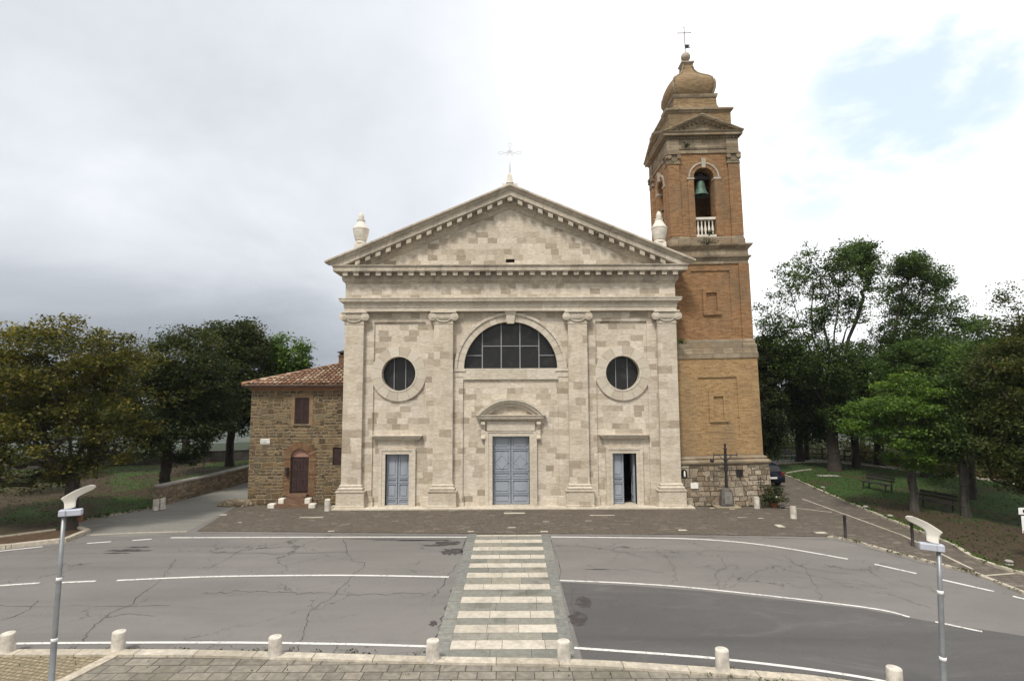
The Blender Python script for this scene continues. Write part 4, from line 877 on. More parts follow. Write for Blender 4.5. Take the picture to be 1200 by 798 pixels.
# niche, plaque on the base
niche = MB().prism([(-2.30, 1.55), (-1.98, 1.55), (-1.98, 1.85)] + arc(-2.14, 1.85, .16, 0, 180, 8)[1:-1] + [(-2.30, 1.85)], XZ, -2.535, -2.48).build('niche', M['dark'], tower)
MB().lathe([(.05, 1.60), (.06, 1.68), (.045, 1.76), (.05, 1.83), (.03, 1.86), (.035, 1.90), (.001, 1.94)], -2.12, -2.545, 10).build('small_figure', M['marble'], niche)
mb = MB(); mb.box(-1.83, -1.42, -2.58, -2.5, .98, 1.28, .006); mb.build('plaque', M['marble'], tower)
mb = MB()
mb.box(.83, .87, -2.60, -2.5, 1.5, 1.95)
for i in range(4): mb.box(.72 + i*.09, .74 + i*.09, -2.57, -2.5, 1.58, 1.92)
mb.box(.68, 1.06, -2.565, -2.5, 1.56, 1.60); mb.box(.68, 1.06, -2.565, -2.5, 1.90, 1.94); mb.box(.70, 1.04, -2.545, -2.5, 1.58, 1.92); mb.build('wall_grille', M['iron'], tower)
# bells
def bell(name, label, loc):
    t = thing(name, label, 'bell', loc, group=None)
    prb = [(.06, 0), (.16, -.03), (.22, -.10), (.25, -.25), (.29, -.50), (.36, -.72), (.46, -.86), (.48, -.92), (.44, -.92), (.34, -.74), (.26, -.5), (.2, -.12), (.05, -.08)]
    mb = MB(); mb.lathe([(a*1., b) for a, b in prb], 0, 0, 24); b_ = mb.build('bell_body', M['bronze'], t)
    mb = MB(); mb.tube([(0, 0, -.1), (0, 0, -.88)], .02, 6); mb.lathe([(.001, -1.02), (.07, -.95), (.05, -.86), (.001, -.82)], 0, 0, 10); mb.build('clapper', M['iron'], b_)
    mb = MB(); mb.box(-.50, .50, -.10, .10, .06, .26, .02); mb.box(-.16, .16, -.08, .08, .26, .42, .02); mb.box(-.05, .05, -.06, .06, -.04, .08); mb.build('yoke', M['iron'], t)
    return t
# tower axis leans: x offset at height z is -z*tan(1.25deg)
bell('bell', 'green bronze bell hanging in the front arch of the brick tower', (11.47 - 18.6*math.tan(R(0.98)) - .02, 2.66 - 1.45, 18.50))
b2 = bell('bell', 'bell hanging in the left side arch of the brick tower', (11.47 - 18.6*math.tan(R(0.98)) - 1.45, 2.66, 18.1)); b2.rotation_euler = (0, 0, R(90))

# ------------------------------------------------------------------ the stone house
house = thing('stone_house', 'rubble stone house with tiled hip roof attached to the left of the church', 'house', (-14.73, 1.0, 0))
hx = 14.73; W_ = 14.73 - 8.95; dp = 9.0
ox = lambda x: x + hx
dho = [(ox(-12.40), .45), (ox(-12.40), 2.55)] + arc(ox(-11.89), 2.55, .51, 180, 0, 12)[1:-1] + [(ox(-11.38), 2.55), (ox(-11.38), .45)]
wh = [rect(ox(-12.26), ox(-11.44), 4.43, 5.91), rect(ox(-10.06), ox(-9.58), 2.15, 3.14), dho]
mb = MB(); mb.prism(rect(0, W_, 0, 6.32), XZ, 0, .5, wh); mb.box(0, .5, .5, dp, 0, 6.32); mb.box(0, W_, dp-.5, dp, 0, 6.32); mb.build('wall', M['rubble'], house)
mb = MB(); mb.loft([[(-a, -a, z), (W_, -a, z), (W_, dp+a, z), (-a, dp+a, z)] for a, z in ((.04, 6.32), (.06, 6.40), (.12, 6.42), (.12, 6.50), (.22, 6.53), (.22, 6.60), (.1, 6.62))], True, True, True); mb.build('eaves_course', M['arch_brick'], house)
# roof tiles
ov = .38; ez = 6.62; tp = .31
def roof_cols(mb, frame, length_at, width, pitch, step=.27, tl=.48):
    rnd = random.Random(8); n = int(width/step)
    for i in range(n):
        u = (i + .5)*step; L_ = length_at(u); 
        if L_ < .3: continue
        k = int(L_/tl) + 1
        for j in range(k):
            s0 = j*tl; s1 = min(L_, s0 + tl + .05)
            if s1 - s0 < .08: continue
            r0, r1 = .125*rnd.uniform(.94, 1.06), .10; du = rnd.uniform(-.012, .012); dz = rnd.uniform(0, .015)
            rings = []
            for s_, r_, l_ in ((s0, r0, .05 + dz), (s1, r1, 0.005)):
                rings.append([frame(u + du + r_*math.cos(R(a)), s_, r_*math.sin(R(a))*.95 + l_) for a in range(180, -1, -36)])
            mb.loft(rings, False)
        # channel tile between the cover rows
        rings = [[frame(u + step/2 - .07, s_, .012), frame(u + step/2, s_, .0), frame(u + step/2 + .07, s_, .012)] for s_ in (0.0, max(.1, min(length_at(u + step/2), L_)))]
        mb.loft(rings, False)
cs = 1/math.sqrt(1 + tp*tp); sn = tp*cs; hd = dp/2 + ov
mb = MB(); 
# front slope
mb.add([(-ov, -ov, ez), (W_, -ov, ez), (W_, dp/2, ez + hd*tp), (dp/2, dp/2, ez + hd*tp)], [(0, 1, 2, 3)])
mb.add([(-ov, -ov, ez), (-ov, dp+ov, ez), (dp/2, dp/2, ez + hd*tp)], [(0, 1, 2)])
mb.add([(-ov, dp+ov, ez), (W_, dp+ov, ez), (W_, dp/2, ez + hd*tp), (dp/2, dp/2, ez + hd*tp)], [(0, 1, 2, 3)])
mb.add([(-ov, -ov, ez-.05), (W_, -ov, ez-.05), (W_, dp+ov, ez-.05), (-ov, dp+ov, ez-.05)], [(0, 1, 2, 3)])
roof_cols(mb, lambda u, s, h: (-ov + u, -ov + s*cs - h*sn, ez + s*sn + h*cs), lambda u: min(u, hd)/cs, W_ + ov, tp)
roof_cols(mb, lambda u, s, h: (-ov + s*cs - h*sn, -ov + u, ez + s*sn + h*cs), lambda u: min(u, 2*hd - u)/cs, 2*hd, tp)
hip = [(-ov + t*hd/14, -ov + t*hd/14, ez + .06 + t*hd/14*tp) for t in range(15)]
for i in range(14): mb.tube([hip[i], hip[i+1]], [.12, .10], 8)
roof = mb.build('roof', M['tile'], house)
mb = MB(); mb.box(-ov, W_, -ov-.03, -ov+.02, ez-.10, ez-.02); mb.build('gutter', M['brown_wood'], house)
chx, chz = ox(-10.65), 8.0
mb = MB(); mb.box(chx-.22, chx+.22, 3.2, 3.7, 7.2, 8.42); mb.box(chx-.27, chx+.27, 3.15, 3.75, 8.42, 8.5); mb.box(chx-.18, chx-.08, 3.2, 3.7, 8.5, 8.66); mb.box(chx+.08, chx+.18, 3.2, 3.7, 8.5, 8.66); chm = mb.build('chimney', M['step_brick'], house); MB().loft([[(chx-w_, 3.45-w_*1.3, z_), (chx+w_, 3.45-w_*1.3, z_), (chx+w_, 3.45+w_*1.3, z_), (chx-w_, 3.45+w_*1.3, z_)] for w_, z_ in ((.28, 8.66), (.29, 8.70), (.03, 8.84))], True, True, True).build('chimney_cap', M['dark_wall'], chm)
ws = MB().prism(rect(ox(-12.46), ox(-11.24), 4.30, 6.10), XZ, -.012, .02, [wh[0]]).build('window_surround', M['plaster'], house)
mb = MB(); x0, x1 = ox(-12.26), ox(-11.44); mb.box(x0, x1, .06, .10, 4.43, 5.91)
for a, b in ((x0+.01, (x0+x1)/2-.005), ((x0+x1)/2+.005, x1-.01)):
    mb.prism(rect(a, b, 4.44, 5.90), XZ, .03, .065, [rect(a+.06, b-.06, 4.52, 5.82)])
    for i in range(22): z = 4.55 + i*.058; mb.box(a+.06, b-.06, .045, .062, z, z+.035)
mb.build('shutter', M['brown_wood'], ws); MB().box(x0-.08, x1+.08, -.07, .1, 4.36, 4.43, .01).build('sill', M['tstone'], ws)
mb = MB(); x0, x1 = ox(-10.06), ox(-9.58); mb.box(x0, x1, .08, .12, 2.15, 3.14); mb.box(x0+.03, x1-.03, .06, .08, 2.2, 3.09); mb.build('small_window', M['brown_wood'], house)
mb = MB(); oc = ox(-11.89); out_ = []
for s in (-1, 1):
    nb_ = 17
    for i in range(nb_):
        z0 = .50 + i*(2.05/nb_); w_ = .34 if i % 2 else .40; a, b = sorted((s*.515, s*(.515+w_))); mb.box(oc+a, oc+b, -.025, .3, z0+.006, z0 + 2.05/nb_ - .006)
for i in range(19):
    a0, a1 = 180*i/19 + .6, 180*(i+1)/19 - .6; mb.prism(arc(oc, 2.55, .515, a0, a1, 2) + arc(oc, 2.55, .90, a1, a0, 2), XZ, -.025, .3)
ds = mb.build('door_surround', brick_units(), house)
mb = MB(); mb.box(oc-.51, oc+.51, .14, .2, .62, 2.55); 
for i in range(6): mb.box(oc-.49 + i*.165, oc-.34 + i*.165, .115, .145, .66, 2.5)
for z in (.75, 1.3, 1.85, 2.35): mb.box(oc-.49, oc+.49, .10, .12, z, z+.07)
mb.build('door', M['brown_wood'], ds)
MB().prism(arc(oc, 2.60, .50, 0, 180, 14), XZ, .12, .18).build('fanlight', M['terracotta_pot'] if False else plain('pink_fanlight', (.30, .17, .13), .6), ds)
mb = MB(); mb.box(oc-.72, oc-.60, -.18, -.0, 1.6, 2.0, .01); mb.box(oc-.75, oc-.57, -.2, .0, 2.0, 2.05); mb.build('wall_letterbox', M['iron'], house)
mb = MB(); mb.box(ox(-14.12), ox(-13.60), -.03, .0, 3.34, 3.63, .005); pq = mb.build('wall_plaque', M['marble'], house)
mb = MB()
for z in (3.54, 3.46, 3.40):
    for i in range(6 if z != 3.46 else 5): mb.box(ox(-14.06) + i*.073, ox(-14.015) + i*.073, -.033, -.028, z-.018, z+.012)
mb.build('plaque_lettering', M['iron'], pq)
mb = MB(); mb.box(oc-1.05, oc+1.05, -1.0, .0, .0, .20, .01); mb.box(oc-.78, oc+.78, -.62, .0, .20, .42, .01); mb.box(oc-.52, oc+.52, -.30, .14, .42, .62, .01); st = mb.build('brick_steps', M['step_brick'], house)
for s in (-1, 1):
    a = oc + s*1.10; MB().box(a-.18, a+.18, -1.03, -.66, 0, .25, .03).build('step_block', M['white_stone'], st); a = oc + s*.72; MB().box(a-.15, a+.15, -.66, -.3, .16, .46, .03).build('step_block', M['white_stone'], st)
mb = MB(); rnd = random.Random(4)
for i in range(16):
    x = -1.3 + i*.11 + rnd.uniform(-.03, .03); y = -.35 + .1*math.sin(i) ; r_ = rnd.uniform(.14, .28); mb.lathe([(r_*.9, 0), (r_, r_*.5), (r_*.8, r_*1.2), (r_*.35, r_*1.45)], x, y, 7, False)
mb.build('footing_stones', M['lowwall'], house)
# lamp cable / drain on the corner between house and church
mb = MB(); mb.tube([(W_-.12, -.08, 6.5), (W_-.12, -.08, .1)], .05, 8); mb.build('drainpipe', M['iron'], house)

# ------------------------------------------------------------------ walls, railing, hedge
mb = MB(); a, b = Vector(wallA), Vector(wallB); pts = [tuple(a), tuple((a+b)/2 + Vector((.05, 0))), tuple(b), (-17.9, 13), (-17.8, 20)]
A, B = offset_line(pts, .0), offset_line(pts, .5); hs = [1.0, .98, 1.0, 1.0, 1.0]
t = thing('stone_wall', 'low rubble stone wall rising beside the side road', 'wall', (0, 0, 0))
mb.loft([[(p[0], p[1], 0), (p[0], p[1], h), (q[0], q[1], h), (q[0], q[1], 0)] for p, q, h in zip(A, B, hs)], True, True, True); mb.build('wall_body', M['lowwall'], t)
A, B = offset_line(pts, -.04), offset_line(pts, .54); mb = MB(); mb.loft([[(p[0], p[1], h), (p[0], p[1], h+.09), (q[0], q[1], h+.09), (q[0], q[1], h)] for p, q, h in zip(A, B, hs)], True, True, True); mb.build('coping', M['concrete'], t)
pl = [(-50, 12.0), (-38, 15.0), (-28, 18.6), (-18.5, 22.5)]
t = thing('parapet_wall', 'dark low parapet wall at the far edge of the left park', 'wall')
mb = MB(); band(mb, pl, 0, .45, -1., .95); mb.build('wall_body', M['dark_wall'], t); mb = MB(); band(mb, pl, -.04, .49, .95, 1.02); mb.build('coping', M['dark_wall'], t)
# railing beyond the right park
rp = smooth_line([(q[0], q[1] + 2.6) for q in farwalk], 6)
t = thing('park_railing', 'dark rail fence along the far edge of the right park', 'railing')
for h in (.55, 1.0):
    mb = MB(); mb.tube([(p[0], p[1], h) for p in rp], .045, 6); mb.build('rail', M['rust'], t)
for p in rp[::2]:
    mb = MB(); mb.box(p[0]-.06, p[0]+.06, p[1]-.06, p[1]+.06, 0, 1.08); mb.build('post', M['rust'], t)
rp2 = [(q[0], q[1] + 2.3) for q in farwalk[3:]]
t = thing('low_brick_wall', 'low reddish wall below the rail fence at the right park edge', 'wall')
mb = MB(); band(mb, smooth_line(rp2), -.12, .12, 0, .42); mb.build('wall_body', M['arch_brick'], t)

# ------------------------------------------------------------------ trees
def leaves(C_, sig, n, size, rs, flat=.7):
    """n leaves round each clump centre, as separate four-sided faces"""
    k = len(C_); cen = np.repeat(C_, n, axis=0); N_ = len(cen)
    off = np.clip(rs.normal(size=(N_, 3)), -1.55, 1.55) * np.repeat(sig, n)[:, None]; off[:, 2] *= flat; p = cen + off
    nrm = rs.normal(size=(N_, 3)); nrm[:, 2] = np.abs(nrm[:, 2]) + .5; nrm /= np.linalg.norm(nrm, axis=1)[:, None]
    a = np.cross(nrm, rs.normal(size=(N_, 3))); a /= np.linalg.norm(a, axis=1)[:, None]; b = np.cross(nrm, a)
    s = size * rs.uniform(.6, 1.35, size=(N_, 1)); a *= s*.5; b *= s*.30
    droop = nrm * s * .10
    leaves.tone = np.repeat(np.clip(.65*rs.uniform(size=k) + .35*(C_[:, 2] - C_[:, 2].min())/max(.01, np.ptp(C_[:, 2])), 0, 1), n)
    V = np.stack([p - a, p + b - a*.15 + droop, p + a, p - b - a*.15 + droop], axis=1).reshape(-1, 3)
    return V
def mesh_quads(name, V, mat, parent):
    n = len(V)//4; me = bpy.data.meshes.new(name); me.vertices.add(len(V)); me.vertices.foreach_set('co', V.astype(np.float32).ravel())
    me.loops.add(len(V)); me.loops.foreach_set('vertex_index', np.arange(len(V), dtype=np.int32)); me.polygons.add(n)
    me.polygons.foreach_set('loop_start', np.arange(0, len(V), 4, dtype=np.int32)); me.update(calc_edges=True); me.materials.append(mat)
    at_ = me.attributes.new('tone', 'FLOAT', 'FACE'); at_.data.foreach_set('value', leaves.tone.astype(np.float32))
    o = bpy.data.objects.new(name, me); COL.objects.link(o); o.parent = parent; return o
def tree(label, base, tr, fork, lobes, nclump, nleaf, size, leaf, seed, bark='bark', sig=.38, group=None, name='tree', shell=.45, cat='tree', flat=.7, flare=1.3, lean=(0, 0), forks=1, twig=.013, ex=.52):
    """lobes: world (x,y,z,rx,ry,rz,weight)"""
    rs = np.random.RandomState(seed); rnd = random.Random(seed); nleaf = int(nleaf*1.45); size *= .86; sig *= .86; flat *= .85
    bx_, by_ = base; t = thing(name, label, cat, (bx_, by_, 0), group=group)
    Lb = np.array([l[:6] for l in lobes], float); wts = np.array([l[6]*l[3]*l[4]*l[5] for l in lobes]); wts /= wts.sum()
    ids = rs.choice(len(lobes), nclump, p=wts); d = rs.normal(size=(nclump, 3)); d /= np.linalg.norm(d, axis=1)[:, None]
    r = shell + (1 - shell) * rs.uniform(size=nclump)**.6; r *= 1 + .10*np.sin(5*d[:, 0] + seed) * np.sin(4*d[:, 2] + 1.3*seed)
    C_ = Lb[ids, :3] + d * r[:, None] * Lb[ids, 3:6]; C_[:, 2] = np.maximum(C_[:, 2], .9)
    C_ -= np.array([bx_, by_, 0])
    # branching: trunk, then every clump joins the nearest branch
    nodes = [np.array([0, 0, 0.])]; par = [-1]; nt = 5
    for i in range(1, nt+1): nodes.append(np.array([lean[0]*i/nt + rnd.uniform(-.05, .05), lean[1]*i/nt + rnd.uniform(-.05, .05), fork*i/nt])); par.append(len(nodes)-2)
    top = len(nodes)-1
    for l in Lb:                                     # main limbs to the lobes
        tgt = l[:3] - np.array([bx_, by_, 0]); p0 = nodes[top]; prev = top
        for i in range(1, 7):
            q = i/6; up = np.array([0, 0, 1.]) * .12*np.linalg.norm(tgt-p0)*math.sin(math.pi*q)
            nodes.append(p0 + (tgt - p0)*q + up*.6 + rs.normal(size=3)*.12); par.append(prev); prev = len(nodes)-1
    NN = np.array(nodes); order = np.argsort(np.linalg.norm(C_ - NN[top], axis=1))
    nodes = list(NN)
    arr = np.zeros((len(nodes) + 3*nclump + 5, 3)); arr[:len(nodes)] = NN; cnt = len(nodes); wt_ = {}
    leafend = []
    for ci in order:
        c = C_[ci]; dd = arr[top:cnt] - c; cost = np.linalg.norm(dd, axis=1) + np.maximum(0, dd[:, 2])*.9; j = int(np.argmin(cost)) + top
        p0 = arr[j]; prev = j
        for q in (.4, .75, 1.):
            pt = np.array(p0) + (c - p0)*q + (rs.normal(size=3)*.06*np.linalg.norm(c-p0) if q < 1 else 0); arr[cnt] = pt; par.append(prev); prev = cnt; cnt += 1
        leafend.append(prev)
    w_ = np.zeros(cnt); 
    for e in leafend: w_[e] += 1
    for i in range(cnt-1, 0, -1): w_[par[i]] += w_[i]
    rad = np.maximum(twig, tr * (w_/w_[0])**ex); 
    rad[0] = tr*flare; rad[1] = tr*1.05
    arr = arr[:cnt]; rad = [float(q) for q in rad]
    mb = MB(); ang = [(math.cos(6.2832*k/6), math.sin(6.2832*k/6)) for k in range(6)]
    for i in range(1, cnt):
        p0, p1 = Vector(arr[par[i]].tolist()), Vector(arr[i].tolist()); r0, r1 = rad[par[i]], rad[i]
        if par[i] >= top: r0 = min(r0, r1*1.35)
        dv = p1 - p0
        if dv.length < 1e-3: continue
        dv.normalize(); sg = 8 if r1 > .1 else (5 if r1 > .03 else 3)
        a = Vector((0, 1, 0)).cross(dv); a = a.normalized() if a.length > .1 else Vector((1, 0, 0)); b = dv.cross(a)
        mb.loft([[tuple(p + rr*(math.cos(6.2832*k/sg)*a + math.sin(6.2832*k/sg)*b)) for k in range(sg)] for p, rr in ((p0, r0), (p1, r1))], True, False, False, True)
    me = bpy.data.meshes.new('trunk'); me.from_pydata(mb.v, [], mb.f); me.polygons.foreach_set('use_smooth', [True]*len(me.polygons)); me.materials.append(M[bark])
    o = bpy.data.objects.new('trunk', me); COL.objects.link(o); o.parent = t
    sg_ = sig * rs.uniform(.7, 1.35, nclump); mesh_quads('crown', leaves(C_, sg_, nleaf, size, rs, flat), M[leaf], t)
    return t
def lob(px, py, rx, ry, Y, wgt=1., ryd=None):
    x, z = P(px, py, Y); s = (Y + 30)/640.*1.0; return (x, Y, z, rx*s, (ryd if ryd else (rx+ry)/2*s), ry*s, wgt)
gL, gR = 'trees in the park left of the church', 'trees in the park right of the church'
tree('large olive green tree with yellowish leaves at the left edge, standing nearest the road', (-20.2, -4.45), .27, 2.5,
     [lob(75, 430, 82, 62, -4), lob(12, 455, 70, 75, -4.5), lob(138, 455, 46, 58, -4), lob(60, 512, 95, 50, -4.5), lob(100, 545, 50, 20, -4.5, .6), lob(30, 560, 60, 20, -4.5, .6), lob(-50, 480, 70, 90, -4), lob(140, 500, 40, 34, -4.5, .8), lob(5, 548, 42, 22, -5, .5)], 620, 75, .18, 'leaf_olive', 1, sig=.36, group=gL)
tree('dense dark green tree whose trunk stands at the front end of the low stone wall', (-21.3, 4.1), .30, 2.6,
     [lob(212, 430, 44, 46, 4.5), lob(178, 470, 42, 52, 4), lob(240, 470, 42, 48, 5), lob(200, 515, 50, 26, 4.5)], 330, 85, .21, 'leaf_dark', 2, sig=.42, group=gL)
x, y = G(217, 543); tree('dark tree half hidden between its neighbours behind the low stone wall', (x, y), .30, 3.0,
     [lob(225, 470, 45, 50, 12), lob(255, 440, 38, 45, 12)], 200, 80, .24, 'leaf_dark', 3, sig=.5, group=gL)
tree('tall brownish green tree with pointed top just left of the stone house', (-23.7, 16.5), .32, 3.4,
     [lob(288, 420, 30, 44, 13), lob(262, 420, 32, 40, 13), lob(305, 470, 34, 34, 12.5), lob(270, 480, 42, 30, 13), lob(296, 388, 14, 16, 13, 1.5)], 300, 85, .25, 'leaf_dark', 4, sig=.5, group=gL)
x, z = P(338, 430, 15); tree('bright green tree rising behind the tiled roof of the stone house', (x, 15), .28, 3.5,
     [lob(335, 420, 24, 28, 15), lob(318, 440, 26, 32, 15), lob(345, 440, 16, 20, 15)], 170, 85, .24, 'leaf_lime', 5, sig=.42, group=gL)
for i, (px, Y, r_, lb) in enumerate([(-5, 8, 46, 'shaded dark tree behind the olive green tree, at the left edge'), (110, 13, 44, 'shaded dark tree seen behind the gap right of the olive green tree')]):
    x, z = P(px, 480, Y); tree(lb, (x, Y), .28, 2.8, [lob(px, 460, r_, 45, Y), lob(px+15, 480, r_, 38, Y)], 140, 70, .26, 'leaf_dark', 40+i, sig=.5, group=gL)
# right park
x, y = G(978, 553); tree('tallest tree of the right park with a thick trunk and thin upright limbs', (x, y), .42, 3.6,
     [lob(922, 330, 16, 30, 11, 1.0), lob(945, 318, 14, 34, 13, 1.0), lob(965, 345, 16, 40, 12, .8), lob(985, 310, 16, 30, 11, 2.0), lob(1008, 302, 20, 22, 13, 3.4), lob(1020, 325, 14, 26, 12, 1.8), lob(905, 375, 18, 34, 12, .8), lob(930, 395, 20, 34, 12, .7), lob(998, 360, 18, 34, 12, 1.3), lob(960, 375, 22, 26, 12, 1.0), lob(960, 425, 52, 34, 12, 1.), lob(1010, 435, 36, 34, 12, .9)], 1100, 28, .20, 'leaf_mid', 6, 'bark', .33, gR, shell=.15, twig=.017, flare=1.3, ex=.68)
x, y = G(1004, 549); tree('second tall airy tree with a broad top right of the tallest one', (x + 2.5, y + 1), .34, 4.2,
     [lob(1070, 312, 26, 18, 14, 2.6), lob(1095, 330, 22, 20, 15, 1.6), lob(1045, 345, 18, 28, 15, .9), lob(1070, 365, 26, 34, 15, .9), lob(1105, 365, 22, 34, 15, .6), lob(1120, 385, 14, 26, 15, .5), lob(1042, 410, 40, 34, 15, .9), lob(1092, 405, 36, 30, 14, .8)], 800, 32, .21, 'leaf_mid', 7, 'bark', .36, gR, shell=.15, twig=.017, flare=1.3, ex=.68)
x, z = P(897, 470, 13); tree('narrow dark cypress like tree right behind the bell tower', (x, 14), .3, 2.0,
     [lob(896, 425, 11, 36, 14), lob(898, 480, 14, 55, 14)], 220, 120, .2, 'leaf_dark', 8, sig=.35, group=gR)
x, y = G(938, 542); tree('dark leafy tree between the bell tower and the thick trunk', (x, y), .32, 3.0,
     [lob(930, 455, 42, 50, 16), lob(915, 415, 26, 30, 16), lob(958, 475, 40, 38, 16), lob(925, 505, 30, 18, 16, .6)], 360, 80, .25, 'leaf_mid', 9, sig=.5, group=gR)
x, y = G(953, 541.5); tree('slim dark tree just left of the thick trunk, farther back', (x, y+1), .2, 3.0, [lob(970, 470, 34, 34, 19), lob(950, 490, 24, 20, 19)], 120, 70, .26, 'leaf_dark', 10, sig=.5, group=gR)
x, y = G(1004, 549); tree('dark tree just right of the thick trunk with a shaded crown', (x, y), .28, 2.8, [lob(1012, 465, 46, 42, 12), lob(990, 488, 30, 26, 12), lob(1040, 480, 36, 34, 12)], 280, 75, .24, 'leaf_mid', 11, sig=.48, group=gR)
x, y = G(1072, 602); tree('light green tree with spreading layered branches behind the two benches', (x, y), .19, 2.6,
     [lob(1045, 478, 50, 13, -2, 1.3), lob(1088, 460, 48, 13, -1.5, 1.3), lob(1020, 498, 30, 11, -2.5, 1.2), lob(1105, 498, 36, 22, -1, 1.), lob(1065, 512, 46, 13, -2.5), lob(1066, 535, 34, 16, -2, .8), lob(1095, 540, 16, 22, -1.5, .7), lob(1060, 450, 26, 12, -1)], 380, 60, .16, 'leaf_lime', 12, 'bark_grey', .28, gR, flat=.4)
x, y = G(1085, 560); tree('dark flat layered tree above the light green one', (x, y), .26, 4.5, [lob(1090, 415, 50, 18, 6, 1.2), lob(1112, 440, 44, 22, 6), lob(1065, 440, 40, 20, 6)], 300, 80, .2, 'leaf_mid', 13, sig=.36, group=gR, flat=.45)
x, y = G(1133, 607); tree('grey trunked forked tree right of the light green tree', (x, y), .18, 2.6,
     [lob(1130, 475, 36, 42, -2, .9), lob(1110, 508, 30, 26, -2.5, .9), lob(1155, 485, 32, 42, -2.5), lob(1145, 425, 26, 26, -2, .6)], 330, 65, .17, 'leaf_mid', 14, 'bark_grey', .33, gR)
x, y = G(1140, 587); tree('thin straight trunked tree behind the grey forked one', (x, y), .17, 3.2, [lob(1150, 450, 40, 50, 2), lob(1168, 492, 36, 36, 2)], 290, 75, .21, 'leaf_mid', 15, sig=.4, group=gR)
x, z = P(1195, 500, -4); tree('big rust tinged tree filling the right edge with bare topped twigs', (x + .4, -5.2), .34, 1.8,
     [lob(1190, 455, 46, 60, -4.5), lob(1205, 525, 44, 62, -5), lob(1165, 430, 22, 28, -4, .6), lob(1166, 372, 8, 22, -4, .6), lob(1176, 345, 6, 18, -4, .7), lob(1192, 385, 10, 26, -4, .7), lob(1165, 515, 26, 34, -4.5, .7), lob(1222, 410, 36, 50, -4)], 640, 65, .15, 'leaf_rust', 16, sig=.32, group=gR)
x, y = G(1110, 545); tree('bushy tree far behind the grey forked trunk', (x+1, y+2), .2, 2.4, [lob(1105, 470, 38, 40, 20), lob(1150, 470, 36, 36, 20), lob(1125, 420, 24, 24, 20), lob(1140, 402, 26, 30, 20), lob(1160, 415, 24, 30, 20)], 260, 70, .28, 'leaf_mid', 17, sig=.55, group=gR)
x, y = G(1190, 560); tree('bushy tree standing behind the right lamp and sign, by the far path', (x, y+1), .22, 2.6, [lob(1185, 450, 44, 50, 12), lob(1185, 500, 40, 28, 12)], 160, 70, .26, 'leaf_dark', 18, sig=.5, group=gR)
x, y = G(1040, 546); tree('slender tree beyond the park, seen under the second airy tree', (x, y+3), .2, 2.6, [lob(1040, 470, 36, 36, 22), lob(1065, 480, 34, 28, 22)], 130, 70, .28, 'leaf_mid', 19, sig=.55, group=gR)
# pale scrub beyond the railing, as one mass
def scrub(name, pts, n, h, leaf, seed, kind=None):
    rs = np.random.RandomState(seed); line_ = smooth_line(pts, 10); k = rs.randint(0, len(line_), n); b = np.array(line_)[k]
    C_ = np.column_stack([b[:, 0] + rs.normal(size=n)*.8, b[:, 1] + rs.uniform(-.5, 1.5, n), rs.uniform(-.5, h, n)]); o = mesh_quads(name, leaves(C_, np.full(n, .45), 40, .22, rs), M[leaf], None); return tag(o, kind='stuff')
scrub('undergrowth', [(q[0], q[1] + 5.5) for q in farwalk], 330, 1.9, 'leaf_pale', 21)
scrub('undergrowth', [(-46, 16.5), (-32, 20.), (-19, 25)], 90, .7, 'leaf_dark', 22)
# fallen leaves and grass tufts
def litter(name, poly_fn, n, size, leaf, seed, z):
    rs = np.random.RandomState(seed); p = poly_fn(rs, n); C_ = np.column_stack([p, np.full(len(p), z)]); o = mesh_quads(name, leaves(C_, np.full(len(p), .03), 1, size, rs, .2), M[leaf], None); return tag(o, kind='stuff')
def in_poly(poly, p):
    x, y = p[:, 0], p[:, 1]; ins = np.zeros(len(p), bool); n = len(poly)
    for i in range(n):
        (x1, y1), (x2, y2) = poly[i], poly[(i+1) % n]; c = ((y1 > y) != (y2 > y)) & (x < (x2-x1)*(y-y1)/((y2-y1) + 1e-12) + x1); ins ^= c
    return ins
def scat(poly, x0, x1, y0, y1):
    def f(rs, n): p = np.column_stack([rs.uniform(x0, x1, n), rs.uniform(y0, y1, n)]); return p[in_poly(poly, p)]
    return f
litter('grass', scat(lawnR, 15, 45, -16, 21), 26000, .10, 'leaf_mid', 31, .10)
litter('grass', scat(lawnL, -40, -18, -4, 20), 7000, .10, 'leaf_mid', 32, .08)
litter('leaf_litter', scat(lawnL, -40, -18, -4, 20), 7000, .09, 'leaf_rust', 33, .075)
litter('leaf_litter', scat(near, -12, 9, -18.5, -16), 160, .05, 'leaf_rust', 34, .06)

# small plants growing on the tower ledges and at its foot
def tuft(label, loc, r, n, leaf, seed, group=None, size=.07):
    rs = np.random.RandomState(seed); t = thing('plant', label, 'plant', loc, group=group); C_ = rs.normal(size=(12, 3))*np.array([r, r*.6, r*.6]) + np.array([0, 0, r*.8])
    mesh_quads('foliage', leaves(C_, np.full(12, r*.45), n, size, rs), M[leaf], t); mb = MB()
    for c in C_: mb.tube([(0, 0, -.05), tuple(c*.5 + np.array([0, 0, .02])), tuple(c)], .008, 4)
    mb.build('stem', M['bark'], t); return t
x, z = P(830, 283, .0); tuft('small weed growing on the belfry ledge under the balustrade', (x, .18, z - .1), .2, 20, 'leaf_dark', 51)
x, z = P(832, 275, .2); tuft('tiny weed on the stone sill right below the belfry arch', (x, .25, z), .12, 14, 'leaf_dark', 52)
x, z = P(804, 171, .58); tuft('weed sprouting from the stonework above the left belfry capital', (x, .58, z-.06), .11, 16, 'leaf_dark', 53)
x, z = P(799, 400, .0); tuft('weed on the tower string course beside the church pilaster', (x, -.05, z-.1), .13, 14, 'leaf_mid', 54)
x, y = P(905, 591, -.35)[0], -.62; t = thing('flowering_shrub', 'dark leafy shrub with a white flower against the right corner of the tower base', 'shrub', (x + .1, y + .3, 0))
